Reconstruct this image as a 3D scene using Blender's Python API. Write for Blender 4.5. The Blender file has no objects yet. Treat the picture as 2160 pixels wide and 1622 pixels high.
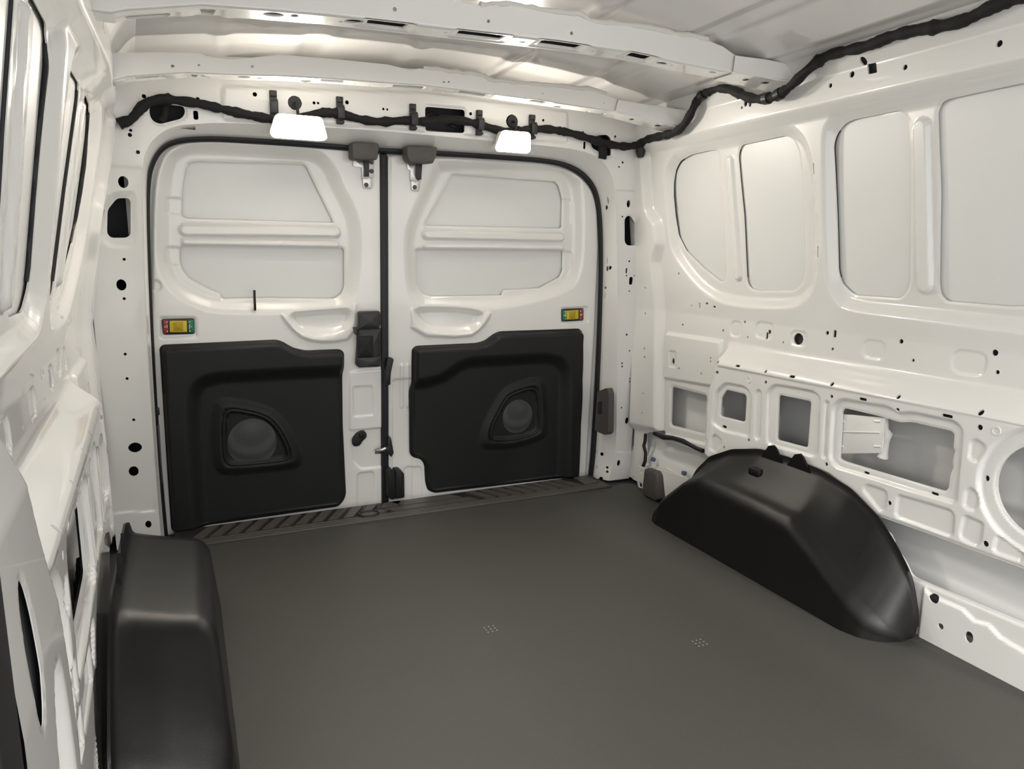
import bpy, bmesh, math, random
import numpy as np
from mathutils import Vector, Matrix
from mathutils.geometry import delaunay_2d_cdt

random.seed(4)
rng = np.random.default_rng(4)
scene = bpy.context.scene
COL = scene.collection

# ------------------------------------------------------------------ camera
W, H, F = 2160, 1622, 1519.0
CAM = np.array([0.0, 0.0, 0.80])
def cam_axes(yaw, pitch, roll):
    y, p, r = np.radians([yaw, pitch, roll])
    f = np.array([np.sin(y)*np.cos(p), np.cos(y)*np.cos(p), -np.sin(p)])
    rt = np.array([np.cos(y), -np.sin(y), 0]); dn = np.cross(f, rt)
    c, s = np.cos(r), np.sin(r)
    return np.array([c*rt+s*dn, -s*rt+c*dn, f])
R = cam_axes(24.615, 10.284, -0.588)
cd = bpy.data.cameras.new('camera'); co = bpy.data.objects.new('camera', cd); COL.objects.link(co)
cd.sensor_width = 36.0; cd.lens = F/W*36.0; cd.clip_start = 0.02
m = Matrix.Identity(4)
for i in range(3):
    m[i][0] = R[0][i]; m[i][1] = -R[1][i]; m[i][2] = -R[2][i]; m[i][3] = CAM[i]
co.matrix_world = m
scene.camera = co

# ------------------------------------------------------------------ light and exposure
scene.view_settings.view_transform = 'Standard'
scene.view_settings.look = 'None'
scene.view_settings.gamma = 1.0
scene.view_settings.use_curve_mapping = False
scene.view_settings.exposure = 0.0
world = bpy.data.worlds.new('showroom'); scene.world = world; world.use_nodes = True
wb = world.node_tree.nodes['Background']
wb.inputs['Color'].default_value = (1.0, 1.0, 0.99, 1); wb.inputs['Strength'].default_value = 2.0
def area(name, loc, rot, sx, sy, power, col):
    l = bpy.data.lights.new(name, 'AREA'); l.shape = 'RECTANGLE'; l.size = sx; l.size_y = sy; l.energy = power; l.color = col
    o = bpy.data.objects.new(name, l); COL.objects.link(o); o.location = loc; o.rotation_euler = rot
    return o
# rows of showroom ceiling strip lights in front of the open cargo bay
for k, x in enumerate((-1.6, -0.4, 0.8, 2.0)):
    area('showroom_strip_light', (x, -3.2, 3.4), (math.radians(25), 0, 0), 0.07, 2.8, 170, (1.0, 0.98, 0.95))

# ------------------------------------------------------------------ measuring helpers (photo point -> point on a real surface)
def ray(px, py): return np.array([(px-W/2)/F, (py-H/2)/F, 1.0])@R
def proj(P):
    c = (np.asarray(P, float)-CAM)@R.T
    return np.stack([W/2+F*c[..., 0]/c[..., 2], H/2+F*c[..., 1]/c[..., 2]], -1)
def onX(p, X): d = ray(*p); return CAM+d*((X-CAM[0])/d[0])
def onY(p, Y): d = ray(*p); return CAM+d*((Y-CAM[1])/d[1])
def onZ(p, Z): d = ray(*p); return CAM+d*((Z-CAM[2])/d[2])

# ------------------------------------------------------------------ materials
MATS = {}
def mat(name, col, rough=0.5, metal=0.0, coat=0.0, grain=0.0, gscale=400.0, var=0.0, vscale=6.0, emit=None, estr=0.0, spec=0.5):
    m = bpy.data.materials.new(name); m.use_nodes = True
    nt = m.node_tree; b = nt.nodes['Principled BSDF']
    b.inputs['Base Color'].default_value = (*col, 1); b.inputs['Roughness'].default_value = rough
    b.inputs['Metallic'].default_value = metal; b.inputs['Coat Weight'].default_value = coat
    b.inputs['Coat Roughness'].default_value = 0.04; b.inputs['Specular IOR Level'].default_value = spec
    tc = nt.nodes.new('ShaderNodeTexCoord')
    if var > 0:
        n = nt.nodes.new('ShaderNodeTexNoise'); n.inputs['Scale'].default_value = vscale; n.inputs['Detail'].default_value = 4
        nt.links.new(tc.outputs['Object'], n.inputs['Vector'])
        mx = nt.nodes.new('ShaderNodeMix'); mx.data_type = 'RGBA'
        mx.inputs[6].default_value = (*[c*(1-var) for c in col], 1); mx.inputs[7].default_value = (*[min(1, c*(1+var)) for c in col], 1)
        nt.links.new(n.outputs['Fac'], mx.inputs[0]); nt.links.new(mx.outputs[2], b.inputs['Base Color'])
    if grain > 0:
        n2 = nt.nodes.new('ShaderNodeTexNoise'); n2.inputs['Scale'].default_value = gscale; n2.inputs['Detail'].default_value = 2
        nt.links.new(tc.outputs['Object'], n2.inputs['Vector'])
        bp = nt.nodes.new('ShaderNodeBump'); bp.inputs['Strength'].default_value = grain; bp.inputs['Distance'].default_value = 0.001
        nt.links.new(n2.outputs['Fac'], bp.inputs['Height']); nt.links.new(bp.outputs['Normal'], b.inputs['Normal'])
    if emit:
        b.inputs['Emission Color'].default_value = (*emit, 1); b.inputs['Emission Strength'].default_value = estr
    MATS[name] = m
    return m
PAINT = mat('white_paint', (0.81, 0.80, 0.775), 0.26, coat=0.8, var=0.012)
SKIN = mat('outer_skin_paint', (0.78, 0.78, 0.765), 0.38, coat=0.25, var=0.012)
ROOF = mat('roof_skin_paint', (0.74, 0.72, 0.70), 0.26, coat=0.5, var=0.03, vscale=3)
SEALER = mat('seam_sealer', (0.70, 0.68, 0.64), 0.5, grain=0.5, gscale=60)
TRIM = mat('door_trim_plastic', (0.0105, 0.0110, 0.0115), 0.5, grain=0.25, gscale=900, spec=0.3)
ARCH = mat('arch_plastic', (0.0075, 0.0073, 0.0068), 0.33, grain=0.22, gscale=1100, spec=0.28)
FLOORM = mat('floor_liner', (0.046, 0.0445, 0.0385), 0.6, grain=0.6, gscale=420, var=0.16, vscale=260)
SILLM = mat('sill_plastic', (0.068, 0.062, 0.056), 0.5, grain=0.2, gscale=700)
SILLD = mat('sill_groove', (0.014, 0.013, 0.012), 0.6)
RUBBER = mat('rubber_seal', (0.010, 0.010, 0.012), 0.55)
TAPE = mat('harness_tape', (0.005, 0.0048, 0.005), 0.8, grain=0.8, gscale=160)
BLACK = mat('black_plastic', (0.016, 0.016, 0.017), 0.45)
GREYP = mat('grey_plastic', (0.075, 0.068, 0.066), 0.55, grain=0.15, gscale=600)
STEEL = mat('zinc_steel', (0.55, 0.54, 0.51), 0.32, metal=0.9)
CAVITY = mat('dark_cavity', (0.035, 0.035, 0.04), 0.7)  # near-black, puts the shade inside hollows into the colour
YELLOW = mat('yellow_plastic', (0.62, 0.46, 0.012), 0.35)
YELLOWD = mat('yellow_recess', (0.40, 0.28, 0.008), 0.4)
RED = mat('red_label', (0.30, 0.025, 0.03), 0.4)
GREEN = mat('green_label', (0.005, 0.16, 0.085), 0.4)
WHITE = mat('white_print', (0.8, 0.82, 0.78), 0.5)
LED = mat('red_led', (0.4, 0.0, 0.0), 0.4, emit=(1, 0.04, 0.02), estr=3.0)
LENS = mat('lamp_lens', (0.9, 0.88, 0.82), 0.3, emit=(1.0, 0.935, 0.82), estr=205.0)
HOUSE = mat('lamp_housing', (0.75, 0.73, 0.69), 0.4)
DOTS = mat('floor_dot_print', (0.28, 0.33, 0.28), 0.6)

def grille_mat():
    m = bpy.data.materials.new('speaker_mesh'); m.use_nodes = True; nt = m.node_tree; b = nt.nodes['Principled BSDF']
    tc = nt.nodes.new('ShaderNodeTexCoord'); v = nt.nodes.new('ShaderNodeTexVoronoi'); v.inputs['Scale'].default_value = 210; v.inputs['Randomness'].default_value = 0.0
    mp = nt.nodes.new('ShaderNodeMapping'); mp.inputs['Rotation'].default_value = (0.4, 0.6, 0.5)
    nt.links.new(tc.outputs['Object'], v.inputs['Vector'])
    cr = nt.nodes.new('ShaderNodeValToRGB'); cr.color_ramp.elements[0].position = 0.30; cr.color_ramp.elements[0].color = (0.004, 0.004, 0.004, 1)
    cr.color_ramp.elements[1].position = 0.42; cr.color_ramp.elements[1].color = (0.06, 0.062, 0.06, 1)
    nt.links.new(v.outputs['Distance'], cr.inputs['Fac']); nt.links.new(cr.outputs['Color'], b.inputs['Base Color'])
    b.inputs['Roughness'].default_value = 0.5
    return m
GRILLE = grille_mat()

# ------------------------------------------------------------------ object helpers
def tag(o, label=None, cat=None, group=None, kind=None):
    if label: o['label'] = label
    if cat: o['category'] = cat
    if group: o['group'] = group
    if kind: o['kind'] = kind
    return o
def adopt(o, parent):
    o.parent = parent
    o.matrix_parent_inverse = Matrix.Translation(-Vector(parent.location))
def empty(name, loc=(0, 0, 0)):
    o = bpy.data.objects.new(name, None); COL.objects.link(o); o.location = loc; o.empty_display_size = 0.05
    return o
def mesh_obj(name, verts, faces, material, parent=None, smooth=True, normals=None, angle=None):
    me = bpy.data.meshes.new(name)
    me.from_pydata([tuple(map(float, v)) for v in verts], [], [tuple(map(int, f)) for f in faces])
    me.materials.append(material)
    if smooth: me.polygons.foreach_set('use_smooth', [True]*len(me.polygons))
    me.update()
    if normals is not None: me.normals_split_custom_set_from_vertices([tuple(map(float, n)) for n in normals])
    elif angle is not None: me.set_sharp_from_angle(angle=math.radians(angle))
    o = bpy.data.objects.new(name, me); COL.objects.link(o)
    if parent is not None: adopt(o, parent)
    return o
def bm_obj(name, bm, material, parent=None, angle=35):
    bmesh.ops.recalc_face_normals(bm, faces=bm.faces)
    me = bpy.data.meshes.new(name); bm.to_mesh(me); bm.free(); me.materials.append(material)
    me.polygons.foreach_set('use_smooth', [True]*len(me.polygons)); me.update(); me.set_sharp_from_angle(angle=math.radians(angle))
    o = bpy.data.objects.new(name, me); COL.objects.link(o)
    if parent is not None: adopt(o, parent)
    return o
def frame(O, ex, ey, ez):
    M = Matrix.Identity(4)
    for i in range(3):
        M[i][0] = ex[i]; M[i][1] = ey[i]; M[i][2] = ez[i]; M[i][3] = O[i]
    return M
def add_box(bm, M, size, r=0.0, seg=2):
    t = bmesh.new(); bmesh.ops.create_cube(t, size=1.0)
    for v in t.verts: v.co = Vector((v.co.x*size[0], v.co.y*size[1], v.co.z*size[2]))
    if r > 0: bmesh.ops.bevel(t, geom=list(t.edges), offset=r, segments=seg, affect='EDGES', profile=0.5)
    me = bpy.data.meshes.new('tmp'); t.to_mesh(me); t.free(); me.transform(M); bm.from_mesh(me); bpy.data.meshes.remove(me)
def box(name, M, size, r, material, parent=None, seg=2):
    bm = bmesh.new(); add_box(bm, M, size, r, seg); return bm_obj(name, bm, material, parent)
def rounded(pts, r, n=4):
    pts = [np.array(p, float) for p in pts]; out = []
    N = len(pts)
    for i in range(N):
        a, b, c = pts[i-1], pts[i], pts[(i+1) % N]
        la, lc = np.linalg.norm(a-b), np.linalg.norm(c-b)
        k = min(r, la*0.45, lc*0.45)
        p, q = b+(a-b)/max(la, 1e-9)*k, b+(c-b)/max(lc, 1e-9)*k
        for j in range(n+1):
            t = j/n; out.append((1-t)**2*p+2*t*(1-t)*b+t*t*q)
    return np.array(out)
def chaikin(pts, it=2, closed=True):
    p = np.array(pts, float)
    for _ in range(it):
        q = np.roll(p, -1, 0) if closed else p[1:]
        a = p if closed else p[:-1]
        n = np.empty((2*len(a), p.shape[1])); n[0::2] = a*.75+q*.25; n[1::2] = a*.25+q*.75
        p = n if closed else np.vstack([p[:1], n, p[-1:]])
    return p
def resample(p, step=None, n=None, closed=False):
    p = np.array(p, float)
    if closed: p = np.vstack([p, p[:1]])
    d = np.r_[0, np.cumsum(np.linalg.norm(np.diff(p, axis=0), axis=1))]
    if n is None: n = max(2, int(round(d[-1]/step))+1)
    t = np.linspace(0, d[-1], n)
    q = np.stack([np.interp(t, d, p[:, i]) for i in range(p.shape[1])], 1)
    return q[:-1] if closed else q
def ellipse(c, rx, ry, n=12, ang=0.0):
    a = np.linspace(0, 2*np.pi, n, endpoint=False); x, y = rx*np.cos(a), ry*np.sin(a)
    return np.stack([c[0]+x*np.cos(ang)-y*np.sin(ang), c[1]+x*np.sin(ang)+y*np.cos(ang)], 1)
def tube(name, path, r, material, parent=None, seg=10, closed=False, wob=0.0, build=True):
    p = np.array(path, float); n = len(p)
    t = np.roll(p, -1, 0)-np.roll(p, 1, 0) if closed else np.gradient(p, axis=0)
    t /= np.linalg.norm(t, axis=1)[:, None]
    up = np.array([0.0, 0, 1]); 
    if abs(t[0]@up) > .9: up = np.array([1.0, 0, 0])
    a = np.cross(t[0], up); a /= np.linalg.norm(a); vs = []
    for i in range(n):
        a = a-t[i]*(a@t[i]); a /= np.linalg.norm(a); b = np.cross(t[i], a)
        rr = (r[i] if np.ndim(r) else r)*(1+wob*rng.standard_normal())
        for k in range(seg):
            w = 2*math.pi*k/seg; vs.append(p[i]+rr*(math.cos(w)*a+math.sin(w)*b))
    fs = []
    for i in range(n if closed else n-1):
        j = (i+1) % n
        for k in range(seg):
            k2 = (k+1) % seg; fs.append((i*seg+k, i*seg+k2, j*seg+k2, j*seg+k))
    if not closed:
        fs.append(tuple(range(seg))[::-1]); fs.append(tuple(range((n-1)*seg, n*seg)))
    if not build: return vs, fs
    return mesh_obj(name, vs, fs, material, parent, angle=60)

# ------------------------------------------------------------------ pressed sheet metal: a height map over (u, v) with real holes
def sdf(poly, X, Y):
    """signed distance, positive inside"""
    x, y = X.ravel(), Y.ravel(); P = np.asarray(poly, float); Q = np.roll(P, -1, 0)
    d2 = np.full(x.shape, 1e9); ins = np.zeros(x.shape, bool)
    for a, b in zip(P, Q):
        e = b-a; L = e@e
        if L < 1e-14: continue
        wx, wy = x-a[0], y-a[1]; t = np.clip((wx*e[0]+wy*e[1])/L, 0, 1)
        d2 = np.minimum(d2, (wx-t*e[0])**2+(wy-t*e[1])**2)
        if a[1] != b[1]:
            c = (a[1] > y) != (b[1] > y)
            ins ^= c & (x < (b[0]-a[0])*(y-a[1])/(b[1]-a[1])+a[0])
    d = np.sqrt(d2)
    return np.where(ins, d, -d).reshape(X.shape)
def smooth(t): t = np.clip(t, 0, 1); return t*t*(3-2*t)

DOTK = 1.35      # punched holes were measured at their dark core
class Sheet:
    def __init__(s, u0, u1, v0, v1, O=None, eu=None, ev=None, n=None, mapf=None, h=0.0025, prof=None, sign=1):
        s.b = (u0, u1, v0, v1)
        s.us = np.linspace(u0, u1, int(round((u1-u0)/h))+1); s.vs = np.linspace(v0, v1, int(round((v1-v0)/h))+1)
        s.U, s.V = np.meshgrid(s.us, s.vs)
        s.H = np.zeros_like(s.U) if prof is None else prof(s.U, s.V)
        s.O = O; s.eu = eu; s.ev = ev; s.n = n; s.holes = []; s.log = []
        if mapf is None:
            s.mapf = lambda u, v, h: s.O+u[..., None]*s.eu+v[..., None]*s.ev+h[..., None]*s.n
            s.sign = 1 if np.cross(eu, ev)@n > 0 else -1
        else:
            s.mapf = mapf; s.sign = sign
    def at(s, u, v):
        u = np.asarray(u, float); v = np.asarray(v, float)
        fu = np.clip((u-s.us[0])/(s.us[1]-s.us[0]), 0, len(s.us)-1.001); fv = np.clip((v-s.vs[0])/(s.vs[1]-s.vs[0]), 0, len(s.vs)-1.001)
        i, j = fu.astype(int), fv.astype(int); a, b = fu-i, fv-j
        return (s.H[j, i]*(1-a)+s.H[j, i+1]*a)*(1-b)+(s.H[j+1, i]*(1-a)+s.H[j+1, i+1]*a)*b
    def px(s, pts, h=None):
        out = []
        if s.n is not None:
            for p in pts:
                d = ray(*p); hh = 0.0 if h is None else h
                for _ in range(1 if h is not None else 10):
                    P = CAM+d*(((s.O+s.n*hh-CAM)@s.n)/(d@s.n))
                    u, v = (P-s.O)@s.eu, (P-s.O)@s.ev
                    if h is None: hh = 0.5*hh+0.5*float(s.at(u, v)) if _ else float(s.at(u, v))
                out.append((u, v))
        else:
            if not hasattr(s, 'proj'): s.proj = proj(s.mapf(s.U, s.V, s.H))
            for p in pts:
                k = np.argmin(((s.proj-np.array(p))**2).sum(-1)); out.append((s.U.ravel()[k], s.V.ravel()[k]))
        return np.array(out)
    def win(s, poly, m):
        p = np.asarray(poly); lo, hi = p.min(0)-m, p.max(0)+m
        i0, i1 = np.searchsorted(s.us, lo[0]), np.searchsorted(s.us, hi[0]); j0, j1 = np.searchsorted(s.vs, lo[1]), np.searchsorted(s.vs, hi[1])
        return slice(j0, j1), slice(i0, i1)
    def emb(s, poly, d, ramp=0.012, shift=0.5, mask=None):
        """press the area of poly by d (plus = towards the cargo bay), wall of the pressing 'ramp' wide"""
        s.log.append(('emb', poly, d, ramp, shift, mask))
        w = s.win(poly, ramp+.004)
        if s.U[w].size == 0: return
        S = smooth(sdf(poly, s.U[w], s.V[w])/ramp+shift)
        if mask is not None: S = S*mask(s.U[w], s.V[w])
        s.H[w] += d*S
    def bead(s, a, b, r, d):
        a, b = np.array(a, float), np.array(b, float); t = (b-a)/np.linalg.norm(b-a); n = np.array([-t[1], t[0]])
        an = np.linspace(-np.pi/2, np.pi/2, 7)
        poly = [b+r*(np.cos(x)*t+np.sin(x)*n) for x in an]+[a-r*(np.cos(x)*t+np.sin(x)*n) for x in an]
        s.emb(np.array(poly), d, min(r*1.1, .009))
    def hole(s, poly, lip=0.0, lipw=0.008, rim=None):
        s.log.append(('hole', poly, lip, lipw, rim))
        s.holes.append((np.asarray(poly, float), rim))
        if lip:
            w = s.win(poly, lipw+.004); S = smooth(sdf(poly, s.U[w], s.V[w])/lipw+1); s.H[w] += lip*S
    def dot(s, p, r, ry=None, rim=0.004, ang=0.0, m=None):
        """small punched hole at photo point p; r, ry in photo pixels turned to metres with the local scale"""
        c = s.px([p])[0]; P = s.mapf(*[np.array([x]) for x in (c[0], c[1], float(s.at(c[0], c[1])))])[0]
        k = np.linalg.norm(P-CAM)/F if m is None else m
        k *= DOTK if max(r, ry or r) < 5.5 else 1.05; r1 = r*k; r2 = (ry if ry else r)*k
        if max(r1, r2) > 1.7*min(r1, r2):
            q = min(r1, r2); s.hole(rounded([(c[0]-r1, c[1]-r2), (c[0]+r1, c[1]-r2), (c[0]+r1, c[1]+r2), (c[0]-r1, c[1]+r2)], q*.9, 3), rim=rim)
        else: s.hole(ellipse(c, r1, r2, 12, ang), rim=rim)
    def blur(s, k=1):
        for _ in range(k):
            for ax in (0, 1):
                p = np.concatenate([np.take(s.H, [0], ax), s.H, np.take(s.H, [-1], ax)], ax)
                n = s.H.shape[ax]
                s.H = .25*np.take(p, range(n), ax)+.5*np.take(p, range(1, n+1), ax)+.25*np.take(p, range(2, n+2), ax)
    def replay(s, log):
        for e in log:
            if e[0] == 'emb': s.emb(*e[1:])
            else: s.hole(*e[1:])
    def pos(s, u, v): return s.mapf(u, v, s.at(u, v))
    def nrm(s, u, v, e=0.0018):
        b = s.b; up, um, vp, vm = np.minimum(u+e, b[1]), np.maximum(u-e, b[0]), np.minimum(v+e, b[3]), np.maximum(v-e, b[2])
        n = np.cross(s.pos(up, v)-s.pos(um, v), s.pos(u, vp)-s.pos(u, vm))*s.sign
        return n/np.maximum(np.linalg.norm(n, axis=1), 1e-12)[:, None]
    def build(s, name, material, parent=None, g=0.007, outer=None, rim=0.004):
        u0, u1, v0, v1 = s.b
        gu = np.linspace(u0, u1, max(2, int(round((u1-u0)/g))+1)); gv = np.linspace(v0, v1, max(2, int(round((v1-v0)/g))+1))
        GU, GV = [a.ravel() for a in np.meshgrid(gu, gv)]
        keep = np.ones(GU.shape, bool); loops = []
        if outer is not None:
            lo = resample(outer, g, closed=True); loops.append(lo)
            keep &= sdf(lo, GU, GV) > .45*g
        for poly, rm in s.holes:
            L = np.linalg.norm(np.diff(np.vstack([poly, poly[:1]]), axis=0), axis=1).sum()
            lo = resample(poly, g, closed=True) if L > 14*g else poly
            loops.append(lo)
            mn, mx = lo.min(0)-g, lo.max(0)+g
            k = np.where((GU > mn[0]) & (GU < mx[0]) & (GV > mn[1]) & (GV < mx[1]) & keep)[0]
            if len(k): keep[k] &= sdf(lo, GU[k], GV[k]) < -.4*g
        pts = list(zip(GU[keep].tolist(), GV[keep].tolist())); edges = []
        for lo in loops:
            st = len(pts); pts += [tuple(p) for p in lo.tolist()]; n = len(lo)
            edges += [(st+i, st+(i+1) % n) for i in range(n)]
        r = delaunay_2d_cdt([Vector(p) for p in pts], edges, [], 0, 1e-7)
        v2 = np.array([(p.x, p.y) for p in r[0]]); tri = np.array(r[2], int)
        c = v2[tri].mean(1); ok = np.ones(len(tri), bool)
        if outer is not None: ok &= sdf(loops[0], c[:, 0], c[:, 1]) > 0
        for lo in loops[(1 if outer is not None else 0):]:
            mn, mx = lo.min(0), lo.max(0)
            k = np.where((c[:, 0] > mn[0]) & (c[:, 0] < mx[0]) & (c[:, 1] > mn[1]) & (c[:, 1] < mx[1]) & ok)[0]
            if len(k): ok[k] &= sdf(lo, c[k, 0], c[k, 1]) < 0
        tri = tri[ok]
        used = np.unique(tri); mp = -np.ones(len(v2), int); mp[used] = np.arange(len(used)); v2 = v2[used]; tri = mp[tri]
        P = s.pos(v2[:, 0], v2[:, 1]); N = s.nrm(v2[:, 0], v2[:, 1])
        if s.sign < 0: tri = tri[:, ::-1]
        verts = [P]; norms = [N]; faces = tri.tolist(); base = len(P)
        rims = [(loops[0], rim, -1)] if outer is not None else []
        rims += [(lo, (rim if rm is None else rm), 1) for lo, (_, rm) in zip(loops[(1 if outer is not None else 0):], s.holes)]
        for lo, rm, sg in rims:
            if not rm: continue
            p0 = s.pos(lo[:, 0], lo[:, 1]); nn = s.nrm(lo[:, 0], lo[:, 1]); p1 = p0-nn*rm; n = len(lo)
            t = np.roll(p0, -1, 0)-np.roll(p0, 1, 0); w = np.cross(t, nn); w /= np.maximum(np.linalg.norm(w, axis=1), 1e-12)[:, None]
            cen = p0.mean(0); 
            if ((cen-p0)*w).sum() < 0: w = -w
            if sg < 0: w = -w
            verts += [p0, p1]; norms += [w, w]
            flip = np.cross(p0[1]-p0[0], p1[0]-p0[0])@w[0] < 0
            for i in range(n):
                j = (i+1) % n; q = (base+i, base+j, base+n+j, base+n+i); faces.append(q[::-1] if flip else q)
            base += 2*n
        return mesh_obj(name, np.vstack(verts), faces, material, parent, normals=np.vstack(norms))

def plate(name, sh, poly, h0, h1, material, parent=None, bev=0.003, dome=0.0):
    """solid plate on a sheet's plane: outline poly (u, v), from height h0 to h1, softened front edge"""
    poly = np.asarray(poly, float); c = poly.mean(0); n = len(poly)
    sdist = np.linalg.norm(poly-c, axis=1)[:, None]; ins = poly+(c-poly)/np.maximum(sdist, 1e-9)*bev
    ins2 = poly+(c-poly)/np.maximum(sdist, 1e-9)*bev*.3
    P = lambda q, h: sh.O+q[:, :1]*sh.eu+q[:, 1:]*sh.ev+h*sh.n
    v = np.vstack([P(poly, h0), P(poly, h1-bev), P(ins2, h1-bev*.3), P(ins, h1), P(c[None], h1+dome)])
    f = []
    for k in range(3):
        for i in range(n): j = (i+1) % n; f.append((k*n+i, k*n+j, (k+1)*n+j, (k+1)*n+i))
    for i in range(n): f.append((3*n+i, 3*n+(i+1) % n, 4*n))
    bm = bmesh.new(); bv = [bm.verts.new(tuple(x)) for x in v]
    for q in f: bm.faces.new([bv[i] for i in q])
    return bm_obj(name, bm, material, parent, 40)
# ================================================================== RIGHT AND LEFT SIDE WALLS
XR, XL = 1.395, -0.098
def wall_prof(U, V):
    return np.interp(V, [0, .50, .56, .62, 1.10, 1.120, 1.146, 1.205, 1.238, 1.262, 1.30],
                        [-.052, -.052, -.054, -.055, .000, .002, .028, .032, .062, .10, .15])
Y3 = np.array([0, 1.0, 0]); Z3 = np.array([0, 0, 1.0]); X3 = np.array([1.0, 0, 0])
wr = Sheet(.50, 2.10, 0.0, 1.285, O=np.array([XR, 0, 0]), eu=Y3, ev=Z3, n=-X3, prof=wall_prof, h=.0018)
wr.blur(3)
# lower inner panel stands proud of the belt, joined to it by a sloping ledge
Lrear = [(1508, 712), (1506, 764), (1500, 795), (1491, 816), (1487, 847), (1485, 899), (1481, 958)]
lr = wr.px(Lrear, h=0.0)
Lpoly = np.vstack([chaikin(lr, 1, False), [(1.50, .12), (1.50, -.1), (-.2, -.1), (-.2, .75), (lr[0][0], .75)]])
ledge = lambda U, V: smooth((.556-V)/.066)
wr.emb(Lpoly, .052, .022, mask=ledge)
# strip along the rear pillar
strip = [(1330, 300), (1374, 330), (1371, 380), (1371, 440), (1378, 456), (1387, 470), (1388, 515), (1380, 536), (1375, 552), (1375, 700), (1374, 912), (1330, 912)]
sp = wr.px(strip, h=-.01); sp[0][0] = sp[-1][0] = 2.2
wr.emb(rounded(sp, .012), .024, .036)
# window recesses
recA = [(1430, 322), (1411, 345), (1405, 372), (1407, 412), (1413, 477), (1419, 526), (1446, 569), (1484, 610), (1525, 632), (1593, 640), (1668, 641), (1698, 623), (1714, 587), (1716, 450), (1707, 355), (1696, 309), (1679, 284), (1660, 274), (1600, 284), (1500, 305)]
recB = [(1774, 243), (1756, 252), (1743, 275), (1741, 300), (1741, 400), (1745, 513), (1748, 590), (1765, 625), (1785, 645), (1941, 662), (2160, 690)]
A = wr.px(recA); B = wr.px(recB)
zt = A[:, 1].max()
Bp = np.vstack([B, [(.70, B[-1][1]), (.64, B[-1][1]+.03), (.63, 1.05), (.66, 1.10), (.72, B[0][1])]])
wr.emb(chaikin(A, 2), -.020, .034)
wr.emb(chaikin(Bp, 2), -.020, .034)
# stiffening beads between the panes
bA = wr.px([(1540, 340), (1558, 582)]); wr.bead(bA[0], bA[1], .013, .008)
bB = wr.px([(1945, 268), (1953, 602)]); wr.bead(bB[0], bB[1], .016, .010)
# panes: openings in the inner frame with the outer skin close behind
pane = [
 [(1511, 316), (1492, 318), (1457, 326), (1434, 339), (1424, 358), (1420, 382), (1420, 412), (1424, 455), (1431, 499), (1446, 528), (1484, 566), (1520, 594), (1531, 592), (1531, 560), (1527, 480), (1520, 400), (1516, 325)],
 [(1655, 286), (1672, 292), (1685, 320), (1693, 390), (1697, 480), (1698, 570), (1692, 598), (1676, 612), (1600, 613), (1585, 609), (1577, 600), (1574, 585), (1568, 455), (1560, 374), (1556, 326), (1562, 306)],
 [(1895, 233), (1907, 240), (1916, 256), (1920, 330), (1920, 440), (1919, 590), (1914, 612), (1900, 629), (1810, 623), (1796, 618), (1775, 598), (1768, 570), (1766, 480), (1762, 380), (1758, 305), (1764, 282), (1778, 263), (1795, 253)],
 [(2152, 176), (1998, 209), (1984, 218), (1977, 235), (1979, 300), (1983, 400), (1980, 600), (1984, 622), (1997, 635), (2130, 646)]]
PU = []
for k, q in enumerate(pane):
    p = wr.px(q)
    if k == 3: p = np.vstack([p, [(.72, p[-1][1]+.012), (.70, p[-1][1]+.05), (.705, 1.02), (.73, p[0][1]-.01)]])
    p = rounded(p, .012, 3); PU.append(p); wr.hole(p, lip=-.002, lipw=.006, rim=.003)
# belt: shallow round pressings
for p, r1, r2 in (((1552, 694), 16, 17), ((1612, 697), 24, 18), ((1684, 714), 20, 16), ((1842, 737), 24, 19), ((2043, 765), 31, 23)):
    c = wr.px([p])[0]; k = .92*np.linalg.norm(onX(p, 1.44)-CAM)/F*1.0
    wr.emb(rounded([(c[0]-r1*k*1.1, c[1]-r2*k), (c[0]+r1*k*1.1, c[1]-r2*k), (c[0]+r1*k*1.1, c[1]+r2*k), (c[0]-r1*k*1.1, c[1]+r2*k)], .05, 6), -.003, .006)
# section behind the ledge (between rear strip and lower panel)
notL = lambda U, V: 1-smooth(sdf(Lpoly, U, V)/.014+.9)
q = wr.px([(1402, 702), (1520, 720), (1520, 960), (1398, 930)], h=-.045); wr.emb(rounded(q, .01), .012, .012, mask=notL)
q = wr.px([(1397, 797), (1520, 818), (1520, 945), (1395, 915)], h=-.04); wr.emb(rounded(q, .012), -.008, .010, mask=notL)
QH = rounded(wr.px([(1416, 815), (1490, 834), (1486, 915), (1413, 896)]), .01, 3); wr.hole(QH, lip=-.003, rim=.006)
wr.emb(rounded(wr.px([(1411, 740), (1426, 742), (1425, 775), (1410, 773)]), .006), -.003, .005)
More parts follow.
